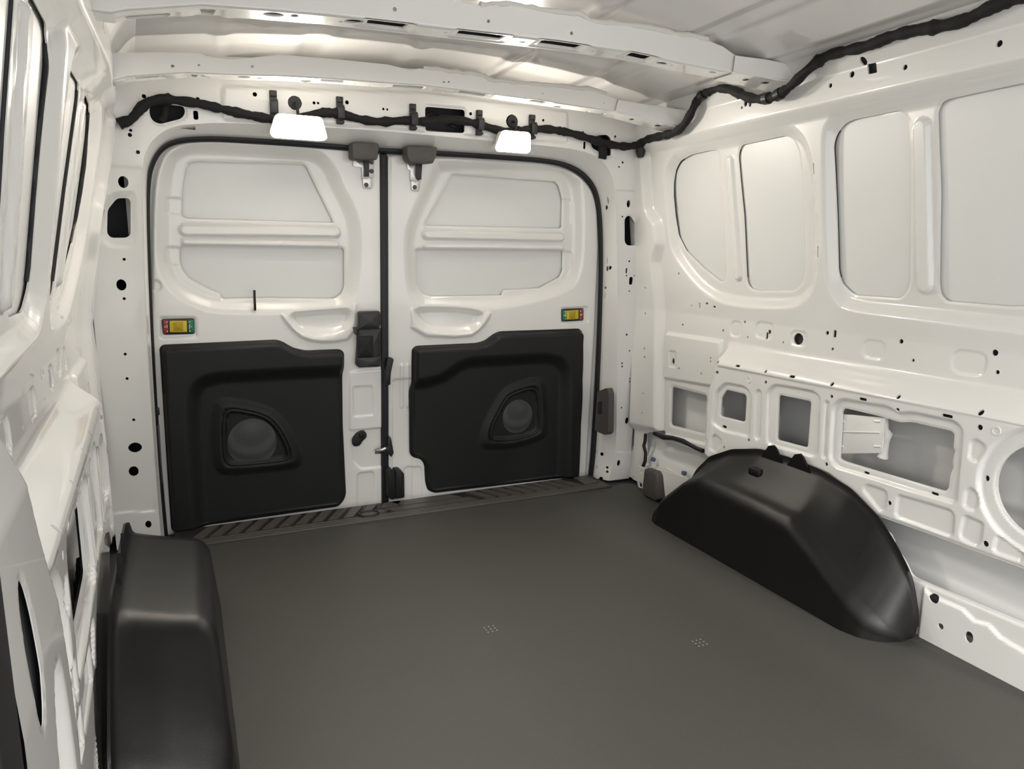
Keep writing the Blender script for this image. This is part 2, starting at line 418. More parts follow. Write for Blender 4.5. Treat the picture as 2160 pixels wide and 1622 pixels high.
# lower panel pressings
crease = wr.px([(1512, 772), (1800, 828), (2160, 899)])
wr.emb(np.vstack([crease, [(.45, crease[-1][1]), (.45, -.05), (lr[-1][0]-.02, -.05)]]), -.004, .006)
emb_lower = [
 ([(1508, 826), (1526, 808), (1568, 816), (1581, 832), (1577, 922), (1521, 909), (1500, 894)], .012, -.007),
 ([(1616, 824), (1630, 811), (1713, 826), (1726, 839), (1721, 958), (1713, 964), (1613, 936)], .014, -.007),
 ([(1753, 856), (1770, 842), (1871, 859), (1891, 874), (1915, 870), (2011, 890), (2026, 908), (2013, 1056), (2005, 1061), (1759, 986), (1747, 968)], .014, -.008),
 ([(2040, 965), (2044, 931), (2057, 927), (2074, 942), (2073, 952), (2057, 975), (2047, 973)], .008, -.005),
 ([(2029, 1068), (2034, 1035), (2044, 1030), (2056, 1040), (2061, 1063), (2052, 1079), (2039, 1075)], .008, -.005),
 ([(2021, 1125), (2029, 1092), (2034, 1089), (2065, 1102), (2070, 1107), (2065, 1146), (2055, 1153), (2024, 1138)], .008, -.005),
 ([(2091, 1157), (2099, 1131), (2109, 1135), (2156, 1170), (2157, 1175), (2150, 1185), (2096, 1167)], .008, -.005),
 ([(1816, 1033), (1824, 1022), (1863, 1035), (1868, 1045), (1863, 1076), (1853, 1079)], .008, -.005),
 ([(1885, 1084), (1889, 1048), (1894, 1045), (2000, 1076), (2009, 1087), (2006, 1128), (1998, 1131), (1889, 1092)], .009, -.005),
 ([(1495, 948), (1498, 921), (1506, 917), (1519, 928), (1519, 938), (1506, 955)], .008, -.0045)]
for q, r, d in emb_lower: wr.emb(rounded(wr.px(q, h=0), r, 3), d, .0075)
for a, b, r, d in (((1597, 831), (1594, 920), .010, -.006), ((1741, 852), (1735, 962), .006, -.006)):
    q = wr.px([a, b], h=0); wr.bead(q[0], q[1], r, d)
wr.emb(rounded(wr.px([(1484, 962), (1519, 974), (1537, 953), (1589, 948), (1625, 955), (1744, 999), (1806, 1050), (1832, 1086), (1850, 1092), (1900, 1200), (1900, 1300), (1500, 1120), (1484, 1000)], h=0), .008), -.006, .006)
win_lower = [
 [(1521, 838), (1532, 822), (1570, 831), (1574, 837), (1571, 890), (1519, 877)],
 [(1645, 833), (1708, 846), (1710, 850), (1703, 944), (1638, 927), (1642, 837)],
 [(1776, 866), (1782, 861), (1855, 878), (1897, 891), (1923, 890), (2006, 909), (2012, 916), (2010, 945), (2014, 950), (2008, 975), (2011, 985), (2004, 1000), (2000, 1031), (1993, 1036), (1785, 974), (1770, 967), (1771, 955)]]
for q in win_lower: wr.hole(rounded(wr.px(q), .007, 3), lip=-.002, lipw=.005, rim=.005)
# large round speaker opening
cc = wr.px([(2099, 1009), (2160, 942), (2160, 1126)], h=-.008)
ax, ay = cc[0]; M2 = np.array([[2*(cc[1][0]-ax), 2*(cc[1][1]-ay)], [2*(cc[2][0]-ax), 2*(cc[2][1]-ay)]])
cen = np.linalg.solve(M2, np.array([(cc[1]**2).sum()-(cc[0]**2).sum(), (cc[2]**2).sum()-(cc[0]**2).sum()])); rad = np.linalg.norm(cen-cc[0])
wr.emb(ellipse(cen, rad+.030, rad+.030, 64), -.008, .010)
wr.hole(ellipse(cen, rad, rad, 64), lip=-.003, lipw=.006, rim=.008)
# lower openings
lowR = wr.px([(1838, 1090), (1853, 1091), (1960, 1129), (2160, 1203)], h=0)
lowR2 = wr.px([(2160, 1319), (1962, 1236), (1917, 1216), (1906, 1190), (1880, 1150)], h=0)
LOWR = rounded(np.vstack([lowR, [(.60, lowR[-1][1]-.012), (.58, lowR[-1][1]-.05), (.60, lowR2[0][1])], lowR2]), .012, 3)
wr.hole(LOWR, lip=-.003, rim=.008)
LOWL = rounded(wr.px([(1356, 914), (1398, 908), (1404, 926), (1482, 962), (1516, 973), (1480, 1010), (1440, 1012), (1398, 988), (1356, 982)], h=-.04), .006, 3)
wr.hole(LOWL, rim=.008)
# rail above the floor
rail = wr.px([(1948, 1240), (1962, 1255), (1990, 1268), (2030, 1285), (2055, 1310), (2085, 1318), (2110, 1345), (2160, 1375)], h=0)
wr.emb(np.vstack([rail, [(.55, rail[-1][1]-.02), (.55, -.05), (rail[0][0], -.05)]]), .006, .008)
# punched holes: photo point, half width, half height in photo pixels
HO = [(1525, 697, 2), (1571, 679, 2), (1440, 685, 2), (1577, 711, 1.6), (1623, 700, 3, 3.5), (1618, 708, 2.2, 5), (1652, 722, 1.6), (1684, 715, 12, 11), (1745, 702, 3), (1761, 704, 3.4, 7), (1756, 736, 2.2),
 (1514, 764, 2.3), (1556, 771.5, 6, 2), (1615, 783.5, 2.3), (1671, 794, 7, 2.3), (1755, 810, 3), (1513, 785, 2.2), (1615, 806, 2.5), (1754, 836, 2.6), (1499, 755, 1.5), (1499, 762.5, 1.5), (1420, 762, 3.5, 5), (1432, 777, 1.8), (1479, 788, 1.8),
 (1494, 843, 1.8), (1489.5, 928, 2), (1527, 943, 2), (1579, 928, 2.3), (1528, 900, 5, 2), (1743, 979, 2.8),
 (1901, 720, 3.3), (1926, 760, 2.2), (2099, 744, 4.2), (2104, 785, 2.8), (1895, 837, 3), (1820, 842, 8, 2.5),
 (1893, 865, 3.2), (2069, 870, 3.8), (1998, 877.5, 10, 3), (2067, 901.5, 3.8), (1828, 997, 6, 2), (1972, 1041, 7, 2.2), (1876, 1061, 3.2), (2082.5, 1009, 3, 4), (2079, 1147, 4),
 (1432, 577, 1.8), (1459, 685-41, 1.2), (1476, 644, 1.2, 4), (1491, 640, 2.8, 1.8), (1507, 647, 2.8, 1.8), (1716, 356, 1.7, 10), (1725, 531, 1.7, 10),
 (1361, 663-56, 1.6), (1361, 661, 1.6), (1359, 735, 1.7), (1360, 753, 1.7), (1356.5, 830, 1.5), (1354, 871, 1.5), (1354, 903, 1.5),
 (1797, 157, 4), (1751.5, 180.5, 3), (1909, 142, 3.4), (2108, 92, 4), (1572.6, 217, 3.5, 5), (1582, 218.5, 3, 4.5), (1564.6, 227, 2), (1821.5, 129, 5), 
 (1969, 1263, 9, 8), (1984, 1321, 4), (2044, 1344, 7, 10)]
for q in HO: wr.dot(q[:2], q[2], q[3] if len(q) > 3 else None)
sq = wr.px([(1829, 136), (1848, 132), (1850, 153), (1831, 157)]); wr.hole(sq, rim=.004)
WLOG = list(wr.log)
wall_r = wr.build('wall_right', PAINT, g=0.0036); tag(wall_r, 'white pressed steel side wall with blanked windows and cut-out lower panel', None, None, 'structure')

# left wall: the same pressings mirrored across the van, plus the front pillar that comes close to the camera
LTILT = .037; EUL = np.array([-LTILT, 1, 0])/math.hypot(1, LTILT); NL = np.array([1, LTILT, 0])/math.hypot(1, LTILT)
wl = Sheet(.485, 2.10, 0.0, 1.285, O=np.array([XL, 0, 0]), eu=EUL, ev=Z3, n=NL, prof=lambda U, V: wall_prof(U, V)+.036*np.clip((V-.66)/.44, 0, 1)*np.interp(U, [.9, 1.3, 1.65], [.25, .5, 1]))
wl.blur(3)
wl.replay(WLOG)
pil = rounded([(.30, -.1), (.735, -.1), (.735, .40), (.71, .50), (.672, .58), (.655, .66), (.60, .80), (.30, .80)], .05, 5)
S = smooth(sdf(pil, wl.U, wl.V)/.045+.5)
wl.H = wl.H*(1-S)+S*(np.interp(wl.V, [0, .5, .62, .74], [.010, .010, .004, -.03]))
keep = []
for q, rm in wl.holes:
    if q[:, 0].min() > .80 or q[:, 1].min() > .70: keep.append((q, rm))
wl.holes = keep
q4 = PU[3]
slot = ellipse((.556, .522), .019, .056, 28); wl.hole(slot, lip=-.001, lipw=.006, rim=.0008)
wl.emb(ellipse((.64, .30), .035, .16, 28), -.012, .03)
wl.hole(ellipse((.775, .300), .03, .11, 28), lip=-.004, rim=.012)
wall_l = wl.build('wall_left', PAINT, g=0.005); tag(wall_l, 'white pressed steel side wall with wide sloping ledge seen almost edge on', None, None, 'structure')

# outer skins behind the openings
def skin(side, parent):
    X0, n, e = (XR, -X3, Y3) if side > 0 else (XL, NL, EUL)
    sk = Sheet(.30, 2.16, 0.0, 1.20, O=np.array([X0, 0, 0]), eu=e, ev=Z3, n=n, h=.004,
        prof=lambda U, V: np.interp(V, [0, .10, .13, .20, .235, .50, .58, 1.11, 1.20], [-.058, -.058, -.075, -.088, -.108, -.112, -.0885, -.0265, -.016]))
    if side < 0: sk.H += .036*np.clip((sk.V-.66)/.44, 0, 1)*np.interp(sk.U, [.9, 1.3, 1.65], [.25, .5, 1])
    sk.emb(rounded([(.5, .30), (1.62, .30), (1.62, .52), (.5, .52)], .03), .006, .02)
    return sk.build('outer_skin', SKIN, parent, g=.02, rim=0)
skin(1, wall_r); skin(-1, wall_l)
# near-black sheets added behind the panels, painting the shade inside punched holes
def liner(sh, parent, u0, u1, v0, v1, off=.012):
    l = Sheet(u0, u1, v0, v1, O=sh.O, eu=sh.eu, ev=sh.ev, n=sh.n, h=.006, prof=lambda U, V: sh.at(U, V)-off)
    l.build('shade_backing', CAVITY, parent, g=.012, rim=0)
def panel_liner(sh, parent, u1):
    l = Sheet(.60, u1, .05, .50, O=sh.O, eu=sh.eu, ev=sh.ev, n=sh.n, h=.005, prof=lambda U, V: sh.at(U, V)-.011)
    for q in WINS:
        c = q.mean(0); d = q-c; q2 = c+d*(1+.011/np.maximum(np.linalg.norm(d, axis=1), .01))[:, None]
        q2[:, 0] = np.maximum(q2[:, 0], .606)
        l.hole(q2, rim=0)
    l.build('shade_backing', CAVITY, parent, g=.010, rim=0)
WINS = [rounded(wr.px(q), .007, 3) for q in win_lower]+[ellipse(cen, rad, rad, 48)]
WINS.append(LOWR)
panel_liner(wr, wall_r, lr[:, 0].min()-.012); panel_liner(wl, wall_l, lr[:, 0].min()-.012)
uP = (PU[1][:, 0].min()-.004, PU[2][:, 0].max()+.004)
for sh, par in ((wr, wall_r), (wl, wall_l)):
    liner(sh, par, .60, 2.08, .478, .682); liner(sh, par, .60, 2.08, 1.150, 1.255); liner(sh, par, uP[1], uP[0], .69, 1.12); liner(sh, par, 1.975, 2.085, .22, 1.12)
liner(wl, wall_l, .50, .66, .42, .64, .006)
# black tubes standing in for the shaded gap at each pane's rear edge
def gap_shade_tube(sh, parent, k, poly, w):
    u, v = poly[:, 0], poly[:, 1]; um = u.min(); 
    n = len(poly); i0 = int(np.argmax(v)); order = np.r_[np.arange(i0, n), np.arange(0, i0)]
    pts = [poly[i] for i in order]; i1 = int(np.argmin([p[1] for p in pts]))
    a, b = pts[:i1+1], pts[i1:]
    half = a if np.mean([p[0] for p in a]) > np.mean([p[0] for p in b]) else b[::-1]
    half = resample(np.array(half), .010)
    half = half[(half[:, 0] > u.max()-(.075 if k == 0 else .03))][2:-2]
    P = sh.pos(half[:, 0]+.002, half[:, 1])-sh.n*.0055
    return tube('gap_shade_tube', P, w, RUBBER, parent, seg=6)
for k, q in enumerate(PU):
    if k < 3: gap_shade_tube(wr, wall_r, k, q, (.0015, .0022, .0016)[k])
    gap_shade_tube(wl, wall_l, k, q, (.0050, .0050, .0042, .0038)[k])
# bracket plate seen inside the largest lower opening
bp = wr.px([(1766, 872), (1868, 881), (1861, 956), (1764, 957)], h=-.022)
brk = plate('bracket_plate', wr, bp, -.026, -.020, PAINT, wall_r, .002)
for a, b in (((1768, 889), (1782, 889)), ((1768, 910), (1856, 912)), ((1768, 941), (1780, 942)), ((1845, 888), (1858, 889)), ((1845, 941), (1858, 942))):
    c = wr.px([a, b], h=-.020); P = [wr.O+x*wr.eu+y*wr.ev-wr.n*.020 for x, y in c]
    tube('pressed_rib', P, .003, PAINT, brk, seg=6)
# welded corner bead behind the bracket
tube('sealer_bead', [onX(p, 1.425) for p in ((1868, 876), (1869, 905), (1874, 915), (1870, 930), (1866, 950), (1862, 965))], [.006, .006, .010, .007, .008, .012], SEALER, wall_r, seg=8)
# black edge wire in the lower rear opening
tube('edge_wire', [onX(p, 1.43) for p in ((1362, 915), (1361, 930), (1358, 940), (1362, 955), (1361, 972), (1356, 985))], .006, RUBBER, wall_r, seg=8)
tube('edge_wire', [onX(p, 1.43) for p in ((1380, 914), (1400, 922), (1420, 924), (1440, 930), (1455, 938), (1470, 946), (1483, 951))], .0075, RUBBER, wall_r, seg=8, wob=.1)
for p in ((1378, 969), (1443, 998)):
    c = onX(p, 1.435); box('clip', frame(c, -X3, Y3, Z3), (.012, .016, .014), .003, mat('clip_blue', (.10, .14, .20), .4) if 'clip_blue' not in MATS else MATS['clip_blue'], wall_r)
for p in ((1873, 1135), (1982, 1230), (2141, 1300)):
    c = onX(p, 1.470); bm = bmesh.new(); bmesh.ops.create_cone(bm, cap_ends=True, segments=16, radius1=.013, radius2=.009, depth=.006, matrix=frame(c, Y3, Z3, -X3)); bm_obj('drain_plug', bm, SKIN, wall_r)
box('sill_rail', frame(np.array([1.432, 1.80, .035]), X3, Y3, Z3), (.052, .36, .078), .006, PAINT, wall_r)
# stamped corner bracket and grey wedge cap at the foot of the rear pillar
cb = Sheet(1.68, 2.12, 0.0, .16, O=np.array([1.40, 0, 0]), eu=Y3, ev=Z3, n=-X3)
q = cb.px([(1342, 982), (1366, 988), (1400, 992), (1450, 1010), (1440, 1050), (1400, 1055), (1345, 1025)], h=0); q[:, 1] = np.maximum(q[:, 1], .002)
o3 = rounded(q, .006)
cb.hole(ellipse(cb.px([(1354, 995)])[0], .008, .009)); cb.hole(rounded(cb.px([(1347, 1015), (1354, 1016), (1354, 1030), (1347, 1028)]), .002))
cb.build('corner_bracket', PAINT, wall_r, g=.006, outer=o3, rim=.006)
wq = cb.px([(1366, 987), (1388, 995), (1392, 1003), (1397, 1052), (1388, 1056), (1360, 1040)], h=.012)
wedge = plate('corner_cap', cb, rounded(wq, .006), .0, .026, GREYP, wall_r, .006)

# raised weld-nut bosses on the lower panel
for p in ((1580, 801), (1659, 985), (2102, 909)):
    c = wr.px([p])[0]; P0 = wr.mapf(np.array([c[0]]), np.array([c[1]]), wr.at(np.array([c[0]]), np.array([c[1]])))[0]
    nb = tube('nut_boss', [P0+.0075*(math.cos(t)*Y3+math.sin(t)*Z3) for t in np.linspace(0, 2*math.pi, 17)[:-1]], .002, PAINT, wall_r, seg=6, closed=True)

# ================================================================== REAR FRAME AND DOORS (one leaning plane)
LEAN = 0.07
EV = np.array([0, -LEAN, 1.0])/math.hypot(1, LEAN); ND = -np.array([0, 1.0, LEAN])/math.hypot(1, LEAN)
OD = np.array([0, 2.228, 0.0]); HP = 0.10       # door plane at the floor; pillar faces stand HP in front of it
def sheetD(u0, u1, v0, v1, h=.0025, base=0.0): return Sheet(u0, u1, v0, v1, O=OD, eu=X3, ev=EV, n=ND, h=h, prof=lambda U, V: np.zeros_like(U)+base)
fr = sheetD(-.205, 1.452, 0.0, 1.275, base=HP)
O1px = [(341, 1148), (332, 1050), (322, 900), (312, 750), (306, 600), (302, 450), (301, 345), (306, 322), (318, 300), (338, 281), (366, 266), (400, 262), (468, 258), (677, 268), (810, 276), (937, 288), (1150, 307), (1215, 315), (1250, 325), (1278, 345), (1293, 375), (1299, 410), (1301, 500), (1302, 600), (1302, 800), (1300, 950), (1283, 1028)]
O2px = [(347, 1142), (338, 1050), (326, 900), (317, 750), (310, 600), (306, 450), (308, 380), (316, 345), (332, 316), (358, 298), (400, 291), (464, 290), (680, 305), (806, 317), (923, 321), (1100, 333), (1153, 338), (1190, 346), (1225, 364), (1252, 395), (1264, 440), (1268, 520), (1266, 640), (1259, 800), (1250, 950), (1244, 1012)]
O1 = fr.px(O1px, h=HP); O2 = fr.px(O2px, h=.004)
O1[0][1] = O1[-1][1] = .002; O2[0][1] = O2[-1][1] = -.02
O1 = chaikin(O1, 2, False); O2 = chaikin(O2, 2, False)
# pressings on the header and pillars
hd = fr.px([(470, 182), (900, 196), (1196, 236), (1196, 300), (900, 279), (680, 262), (470, 252)], h=HP); fr.emb(rounded(hd, .01), .006, .008)
hd = fr.px([(440, 262), (366, 262), (300, 330), (300, 345), (240, 345), (240, 170), (440, 170)], h=HP)
lp = fr.px([(205, 640), (205, 350), (303, 355), (312, 700), (330, 1078), (240, 1075)], h=HP); lp[0][0] = lp[1][0] = lp[-1][0] = -.3; fr.emb(lp, -.003, .005)
lp = fr.px([(1300, 402), (1400, 402), (1400, 962), (1298, 952)], h=HP); lp[1][0] = lp[2][0] = 1.6; fr.emb(lp, -.003, .005)
dp = fr.px([(218, 430), (240, 408), (282, 406), (286, 420), (286, 510), (270, 520), (232, 520), (214, 500)], h=HP); fr.emb(rounded(dp, .015), -.005, .012)
for poly in ([(226, 443), (246, 418), (270, 418), (275, 424), (275, 496), (266, 502), (233, 502), (225, 493)],
             [(315, 224), (335, 218), (388, 224), (391, 238), (383, 250), (336, 262), (320, 253), (315, 240)],
             [(896, 225), (980, 232), (979, 281), (897, 277)],
             [(1247, 300), (1262, 285), (1282, 284), (1290, 292), (1290, 328), (1282, 329), (1250, 312)],
             [(1320, 462), (1326, 455), (1333, 456), (1342, 472), (1346, 490), (1346, 512), (1341, 518), (1325, 518), (1320, 510)]):
    fr.hole(rounded(fr.px(poly, h=HP), .008, 4), lip=-.004, rim=.010)
HF = [(260, 384, 8, 10), (262, 547, 2), (256, 601, 8, 10), (262, 630, 2), (264, 747, 2), (268, 798.6, 2), (282, 885.6, 2), (285, 944, 11, 9.5), (282, 994, 8, 9.5), (313, 1106, 5, 7),
 (303.6, 203, 2.6), (275.6, 275, 2), (274, 284.6, 2.6), (291, 321, 2.6), (417, 209, 2.6), (413, 243, 4, 7.5),
 (537.5, 199, 3), (662.5, 217, 2.2), (671, 217.5, 1.8), (732, 216, 2.8), (808.7, 230, 1.8), (817, 231, 1.6), (993, 240, 2.4), (1146, 253.6, 2), (1233, 306.6, 2, 5.3), (1230, 278.5, 1.5), (1298, 288, 1.8), (1313.6, 342.5, 1.8), (1306, 300+52, 1.5),
 (1326, 430, 4.3, 7), (1313, 457, 1.5), (1327.6, 551, 1.6), (1321.6, 571, 1.5, 4), (1321.6, 581.5, 1.4), (1338, 581.5, 1.2), (1331, 592.4, 4.3, 7.7), (1327.6, 614, 1.4),
 (1322, 706, 1.7), (1328, 740, 1.4), (1312.4, 766.3, 1.6), (1312.4, 773, 1.6), (1328.8, 798.4, 1.4), (1328.8, 805, 1.6), (1311, 860, 1.4), (1322.5, 887.4, 4.5, 7), (1305, 976.7, 3, 5)]
for q in HF: fr.dot(q[:2], q[2], q[3] if len(q) > 3 else None)
for p in ((622, 217), (1080, 256)): fr.dot(p, 12.5, rim=.008)
outer = np.vstack([[(-.205, .001)], O1, [(1.452, .001), (1.452, 1.275), (-.205, 1.275)]])
wall_rear = fr.build('wall_rear', PAINT, g=.006, outer=outer, rim=0); tag(wall_rear, 'white steel rear door frame with pillars and header', None, None, 'structure')
# door jamb running from the pillar edge back to the door seal
nA = 700
a1, a2 = resample(O1, n=nA), resample(O2, n=nA)
JA = fr.O+a1[:, :1]*X3+a1[:, 1:]*EV+HP*ND; JB = fr.O+a2[:, :1]*X3+a2[:, 1:]*EV+.006*ND
LJ = np.linalg.norm(np.diff(JA, axis=0), axis=1).sum()
def jamb_map(u, v, h):
    f = np.clip(v/LJ, 0, 1)*(nA-1); i = np.clip(f.astype(int), 0, nA-2); t = (f-i)[..., None]
    A_ = JA[i]*(1-t)+JA[i+1]*t; B_ = JB[i]*(1-t)+JB[i+1]*t
    w = (u/.1)[..., None]; cenp = np.array([.62, 2.12, .55]); d = cenp-A_; d[..., 1] = 0; d /= np.linalg.norm(d, axis=-1, keepdims=True)
    return A_*(1-w)+B_*w+d*(h[..., None]+.012*np.sin(np.clip(w, 0, 1)*np.pi)*0.5)
jb = Sheet(0, .1, 0, LJ, mapf=jamb_map, h=.004, sign=1)
for q in ((1282, 422, .8, 8), (1278.5, 437, 2, 5), (1281, 549, .7, 8), (1280, 566, 2, 6), (1287, 566, 2.4, 4), (1276.6, 608, 2, 3), (1276, 623, .7, 8),
          (1269, 958, 2.2, 4.6), (1280.6, 986, 1.6, 3), (1280.6, 996, 1.6, 3), (1267, 1014, 2.4, 6), (1256, 953, .7, 6), (1258, 986, .7, 6), (1263, 793, .7, 8)):
    c = jb.px([q[:2]])[0]; k = .0016; jb.hole(ellipse(c, q[2]*k*2.6, q[3]*k, 10), rim=.004)
jm = jb.build('door_jamb', PAINT, wall_rear, g=.009, rim=.004)
# dark boxes behind the openings in the rear frame, cavity shade put into their colour
for name, cpx, sz in (('cavity_box', (250, 460), (.075, .10, .13)), ('cavity_box', (352, 238), (.125, .05, .066)), ('cavity_box', (938, 254), (.15, .05, .085)), ('cavity_box', (1268, 305), (.075, .05, .08)), ('cavity_box', (1333, 487), (.05, .08, .13))):
    c = fr.px([cpx], h=HP)[0]; P = fr.O+c[0]*X3+c[1]*EV+(HP-.012-sz[1]/2)*ND
    bm = bmesh.new(); add_box(bm, frame(P, X3, -ND, EV), sz, 0)
    bmesh.ops.delete(bm, geom=[f for f in bm.faces if f.calc_center_median().y < P[1]-sz[1]*.45], context='FACES')
    bm_obj(name, bm, CAVITY, wall_rear)
# unseen dark box added round the body to keep outside light from the holes
bm = bmesh.new(); add_box(bm, frame(np.array([.625, 1.26, .66]), X3, Y3, Z3), (1.92, 2.16, 1.46), 0)
bmesh.ops.delete(bm, geom=[f for f in bm.faces if f.calc_center_median().y < .3], context='FACES'); bm_obj('dark_outer_box', bm, CAVITY, wall_rear)
# rubber door seal
sp_ = resample(O2, .012); P = OD+sp_[:, :1]*X3+sp_[:, 1:]*EV+.012*ND
tube('door_seal', P, .0115, RUBBER, wall_rear, seg=10)
# loop wire and led inside the header opening
hp = lambda p, h: OD+fr.px([p], h=h)[0][0]*X3+fr.px([p], h=h)[0][1]*EV+h*ND
tube('header_wire', chaikin([hp(p, .085) for p in ((896, 248), (905, 238), (920, 238), (932, 250), (945, 262), (960, 268))], 2, False), .004, RUBBER, wall_rear, seg=6)
box('status_led', frame(hp((907, 252), .088), X3, -ND, EV), (.007, .004, .005), .001, LED, wall_rear)
# grey cover on the right jamb
jc = rounded([(1260, 826), (1280, 818), (1284, 830), (1283, 912), (1277, 918), (1254, 908)], 3)
xj = lambda p: onX(p, 1.328)
def jamb_plate(name, poly, x0, x1, material, parent):
    p = [onX(q, x0) for q in poly]; p2 = [q+np.array([x1-x0, 0, 0]) for q in p]; n = len(p)
    bm = bmesh.new(); A_ = [bm.verts.new(tuple(q)) for q in p]; B_ = [bm.verts.new(tuple(q)) for q in p2]
    bm.faces.new(A_); bm.faces.new(B_[::-1])
    for i in range(n): bm.faces.new((A_[i], A_[(i+1) % n], B_[(i+1) % n], B_[i]))
    return bm_obj(name, bm, material, parent)
jcov = jamb_plate('jamb_cover', [tuple(q) for q in jc], 1.318, 1.34, GREYP, wall_rear)
jamb_plate('cover_slot', [(1261, 848), (1269, 846), (1269, 872), (1261, 874)], 1.3165, 1.32, BLACK, jcov)

# ---- doors
def door_sheet(u0, u1): return sheetD(u0, u1, -.03, 1.128, h=.0025)
XG = .566
d1 = door_sheet(-.115, XG-.010); d2 = door_sheet(XG+.010, 1.362)
W1 = [(345, 402), (342, 458), (342, 520), (347, 560), (358, 590), (388, 620), (428, 638), (455, 645), (560, 647), (700, 645), (726, 634), (742, 612), (748, 560), (750, 495), (742, 450), (715, 400), (695, 352), (668, 328), (640, 322), (420, 308), (378, 314), (355, 340)]
W2 = [(930, 345), (918, 362), (868, 472), (862, 518), (866, 604), (880, 628), (905, 640), (1038, 642), (1124, 626), (1190, 608), (1214, 582), (1222, 518), (1220, 403), (1208, 371), (1188, 353), (1153, 347)]
for d, Wp in ((d1, W1), (d2, W2)):
    p = chaikin(d.px(Wp, h=0), 2); d.emb(p, -.024, .045)
    # outer rim of the door steps back towards the seal
for d, poly in ((d1, [(318, 690), (323, 440), (328, 370), (350, 318), (390, 300), (460, 297), (742, 314), (806, 322), (806, 1100), (352, 1140), (330, 900)]),
                (d2, [(824, 326), (1153, 346), (1195, 356), (1225, 374), (1248, 402), (1257, 440), (1260, 520), (1252, 700), (1240, 900), (1232, 1030), (824, 1080)])):
    p = d.px(poly, h=0); p[p[:, 1] < .06, 1] = -.2; p[np.abs(p[:, 0]-XG) < .03, 0] = XG; d.emb(rounded(p, .035, 5), .010, .014)
# beads across the window area
for d, ab in ((d1, (((392, 485), (706, 489), .015, .013), ((392, 511), (708, 517), .009, .010), ((392, 467), (704, 478), .005, -.003))),
              (d2, (((900, 494), (1180, 500), .014, .013), ((898, 520), (1182, 523), .008, .010), ((900, 481), (1182, 488), .005, -.003)))):
    for a, b, r, h in ab:
        q = d.px([a, b]); d.bead(q[0], q[1], r, h)
# hand pockets
for d, q in ((d1, [(612, 664), (640, 660), (735, 652), (738, 672), (726, 688), (700, 697), (655, 700), (630, 692)]),
             (d2, [(876, 648), (1016, 654), (1006, 682), (982, 697), (905, 693), (882, 675)])):
    d.emb(chaikin(d.px(q, h=0), 2), -.018, .026)
# rolled shoulder under the pocket
for d, q in ((d1, [(590, 662), (612, 690), (640, 715), (690, 722), (745, 712), (752, 640), (740, 640), (735, 690), (690, 708), (650, 708), (618, 690), (600, 662)]),
             (d2, [(866, 640), (866, 706), (985, 712), (1015, 690), (1035, 660), (1022, 658), (1008, 688), (985, 702), (900, 698), (874, 680)])):
    d.emb(chaikin(d.px(q, h=0), 1), .007, .012)
# switch wells, small pressings of the door edge
d1.emb(rounded(d1.px([(338, 668), (413, 668), (415, 709), (339, 712)], h=0), .005), -.004, .007)
d2.emb(rounded(d2.px([(1181, 649), (1237, 646), (1238, 678), (1182, 682)], h=0), .005), -.004, .007)
for d, q, dd in ((d1, [(742, 814), (784, 812), (785, 873), (744, 877)], -.003), (d1, [(752, 1002), (756, 996), (784, 993), (788, 998), (788, 1068), (752, 1075)], -.004),
             (d1, [(738, 925), (760, 906), (806, 900), (806, 982), (760, 987), (744, 972)], -.004), (d1, [(736, 783), (806, 776), (806, 900), (736, 906)], .003),
             (d2, [(850, 990), (856, 984), (884, 982), (888, 988), (890, 1050), (850, 1056)], -.004), (d2, [(826, 800), (868, 796), (868, 1060), (826, 1064)], -.005),
             (d1, [(350, 417), (383, 418), (381, 452), (350, 450)], -.003), (d1, [(348, 522), (378, 522), (380, 560), (348, 560)], -.003),
             (d2, [(1188, 420), (1208, 421), (1208, 474), (1188, 474)], -.003), (d2, [(1188, 530), (1210, 532), (1208, 567), (1188, 566)], -.003)):
    d.emb(rounded(d.px(q, h=0), .008), dd, .006)
for a, b in (((846, 770), (846, 856)), ((858, 769), (858, 855))):
    q = d2.px([a, b], h=0); d2.bead(q[0], q[1], .005, .004)
d1.emb(ellipse(d1.px([(327, 602)], h=0)[0], .016, .016, 16), -.003, .006)
# panes
P1 = [[(413, 340), (398, 345), (390, 360), (384, 400), (382, 455), (392, 461), (704, 470), (645, 349), (638, 346)],
      [(379, 524), (384, 518), (723, 523), (726, 527), (726, 605), (720, 620), (705, 630), (570, 628), (468, 630), (464, 618), (447, 613), (400, 588), (385, 570), (379, 552)]]
P2 = [[(955, 367), (1170, 383), (1178, 390), (1184, 410), (1186, 425), (1185, 479), (1180, 482), (898, 476), (896, 473)],
      [(877, 529), (881, 526), (1186, 529), (1187, 533), (1187, 570), (1180, 585), (1137, 608), (1062, 612), (1058, 623), (908, 625), (890, 618), (878, 600), (877, 560)]]
for d, PP in ((d1, P1), (d2, P2)):
    for q in PP: d.hole(rounded(d.px(q), .004, 3), lip=-.003, lipw=.006, rim=.003)
# latch slot in the first door edge
d1.hole(rounded(d1.px([(790, 946), (804, 944), (804, 956), (790, 957)], h=0), .002), rim=.01)
door1 = d1.build('door_1', PAINT, g=.0042); door2 = d2.build('door_2', PAINT, g=.0042)
tag(door1, 'white rear cargo door carrying the black lever handle', None, None, 'structure')
tag(door2, 'white rear cargo door with black rubber stops on its edge', None, None, 'structure')
for d, o, a, b in ((d1, door1, -.10, XG-.012), (d2, door2, XG+.012, 1.35)):
    sk = sheetD(a, b, .02, 1.11, h=.01, base=-.0262); sk.build('outer_skin', SKIN, o, g=.05, rim=0)
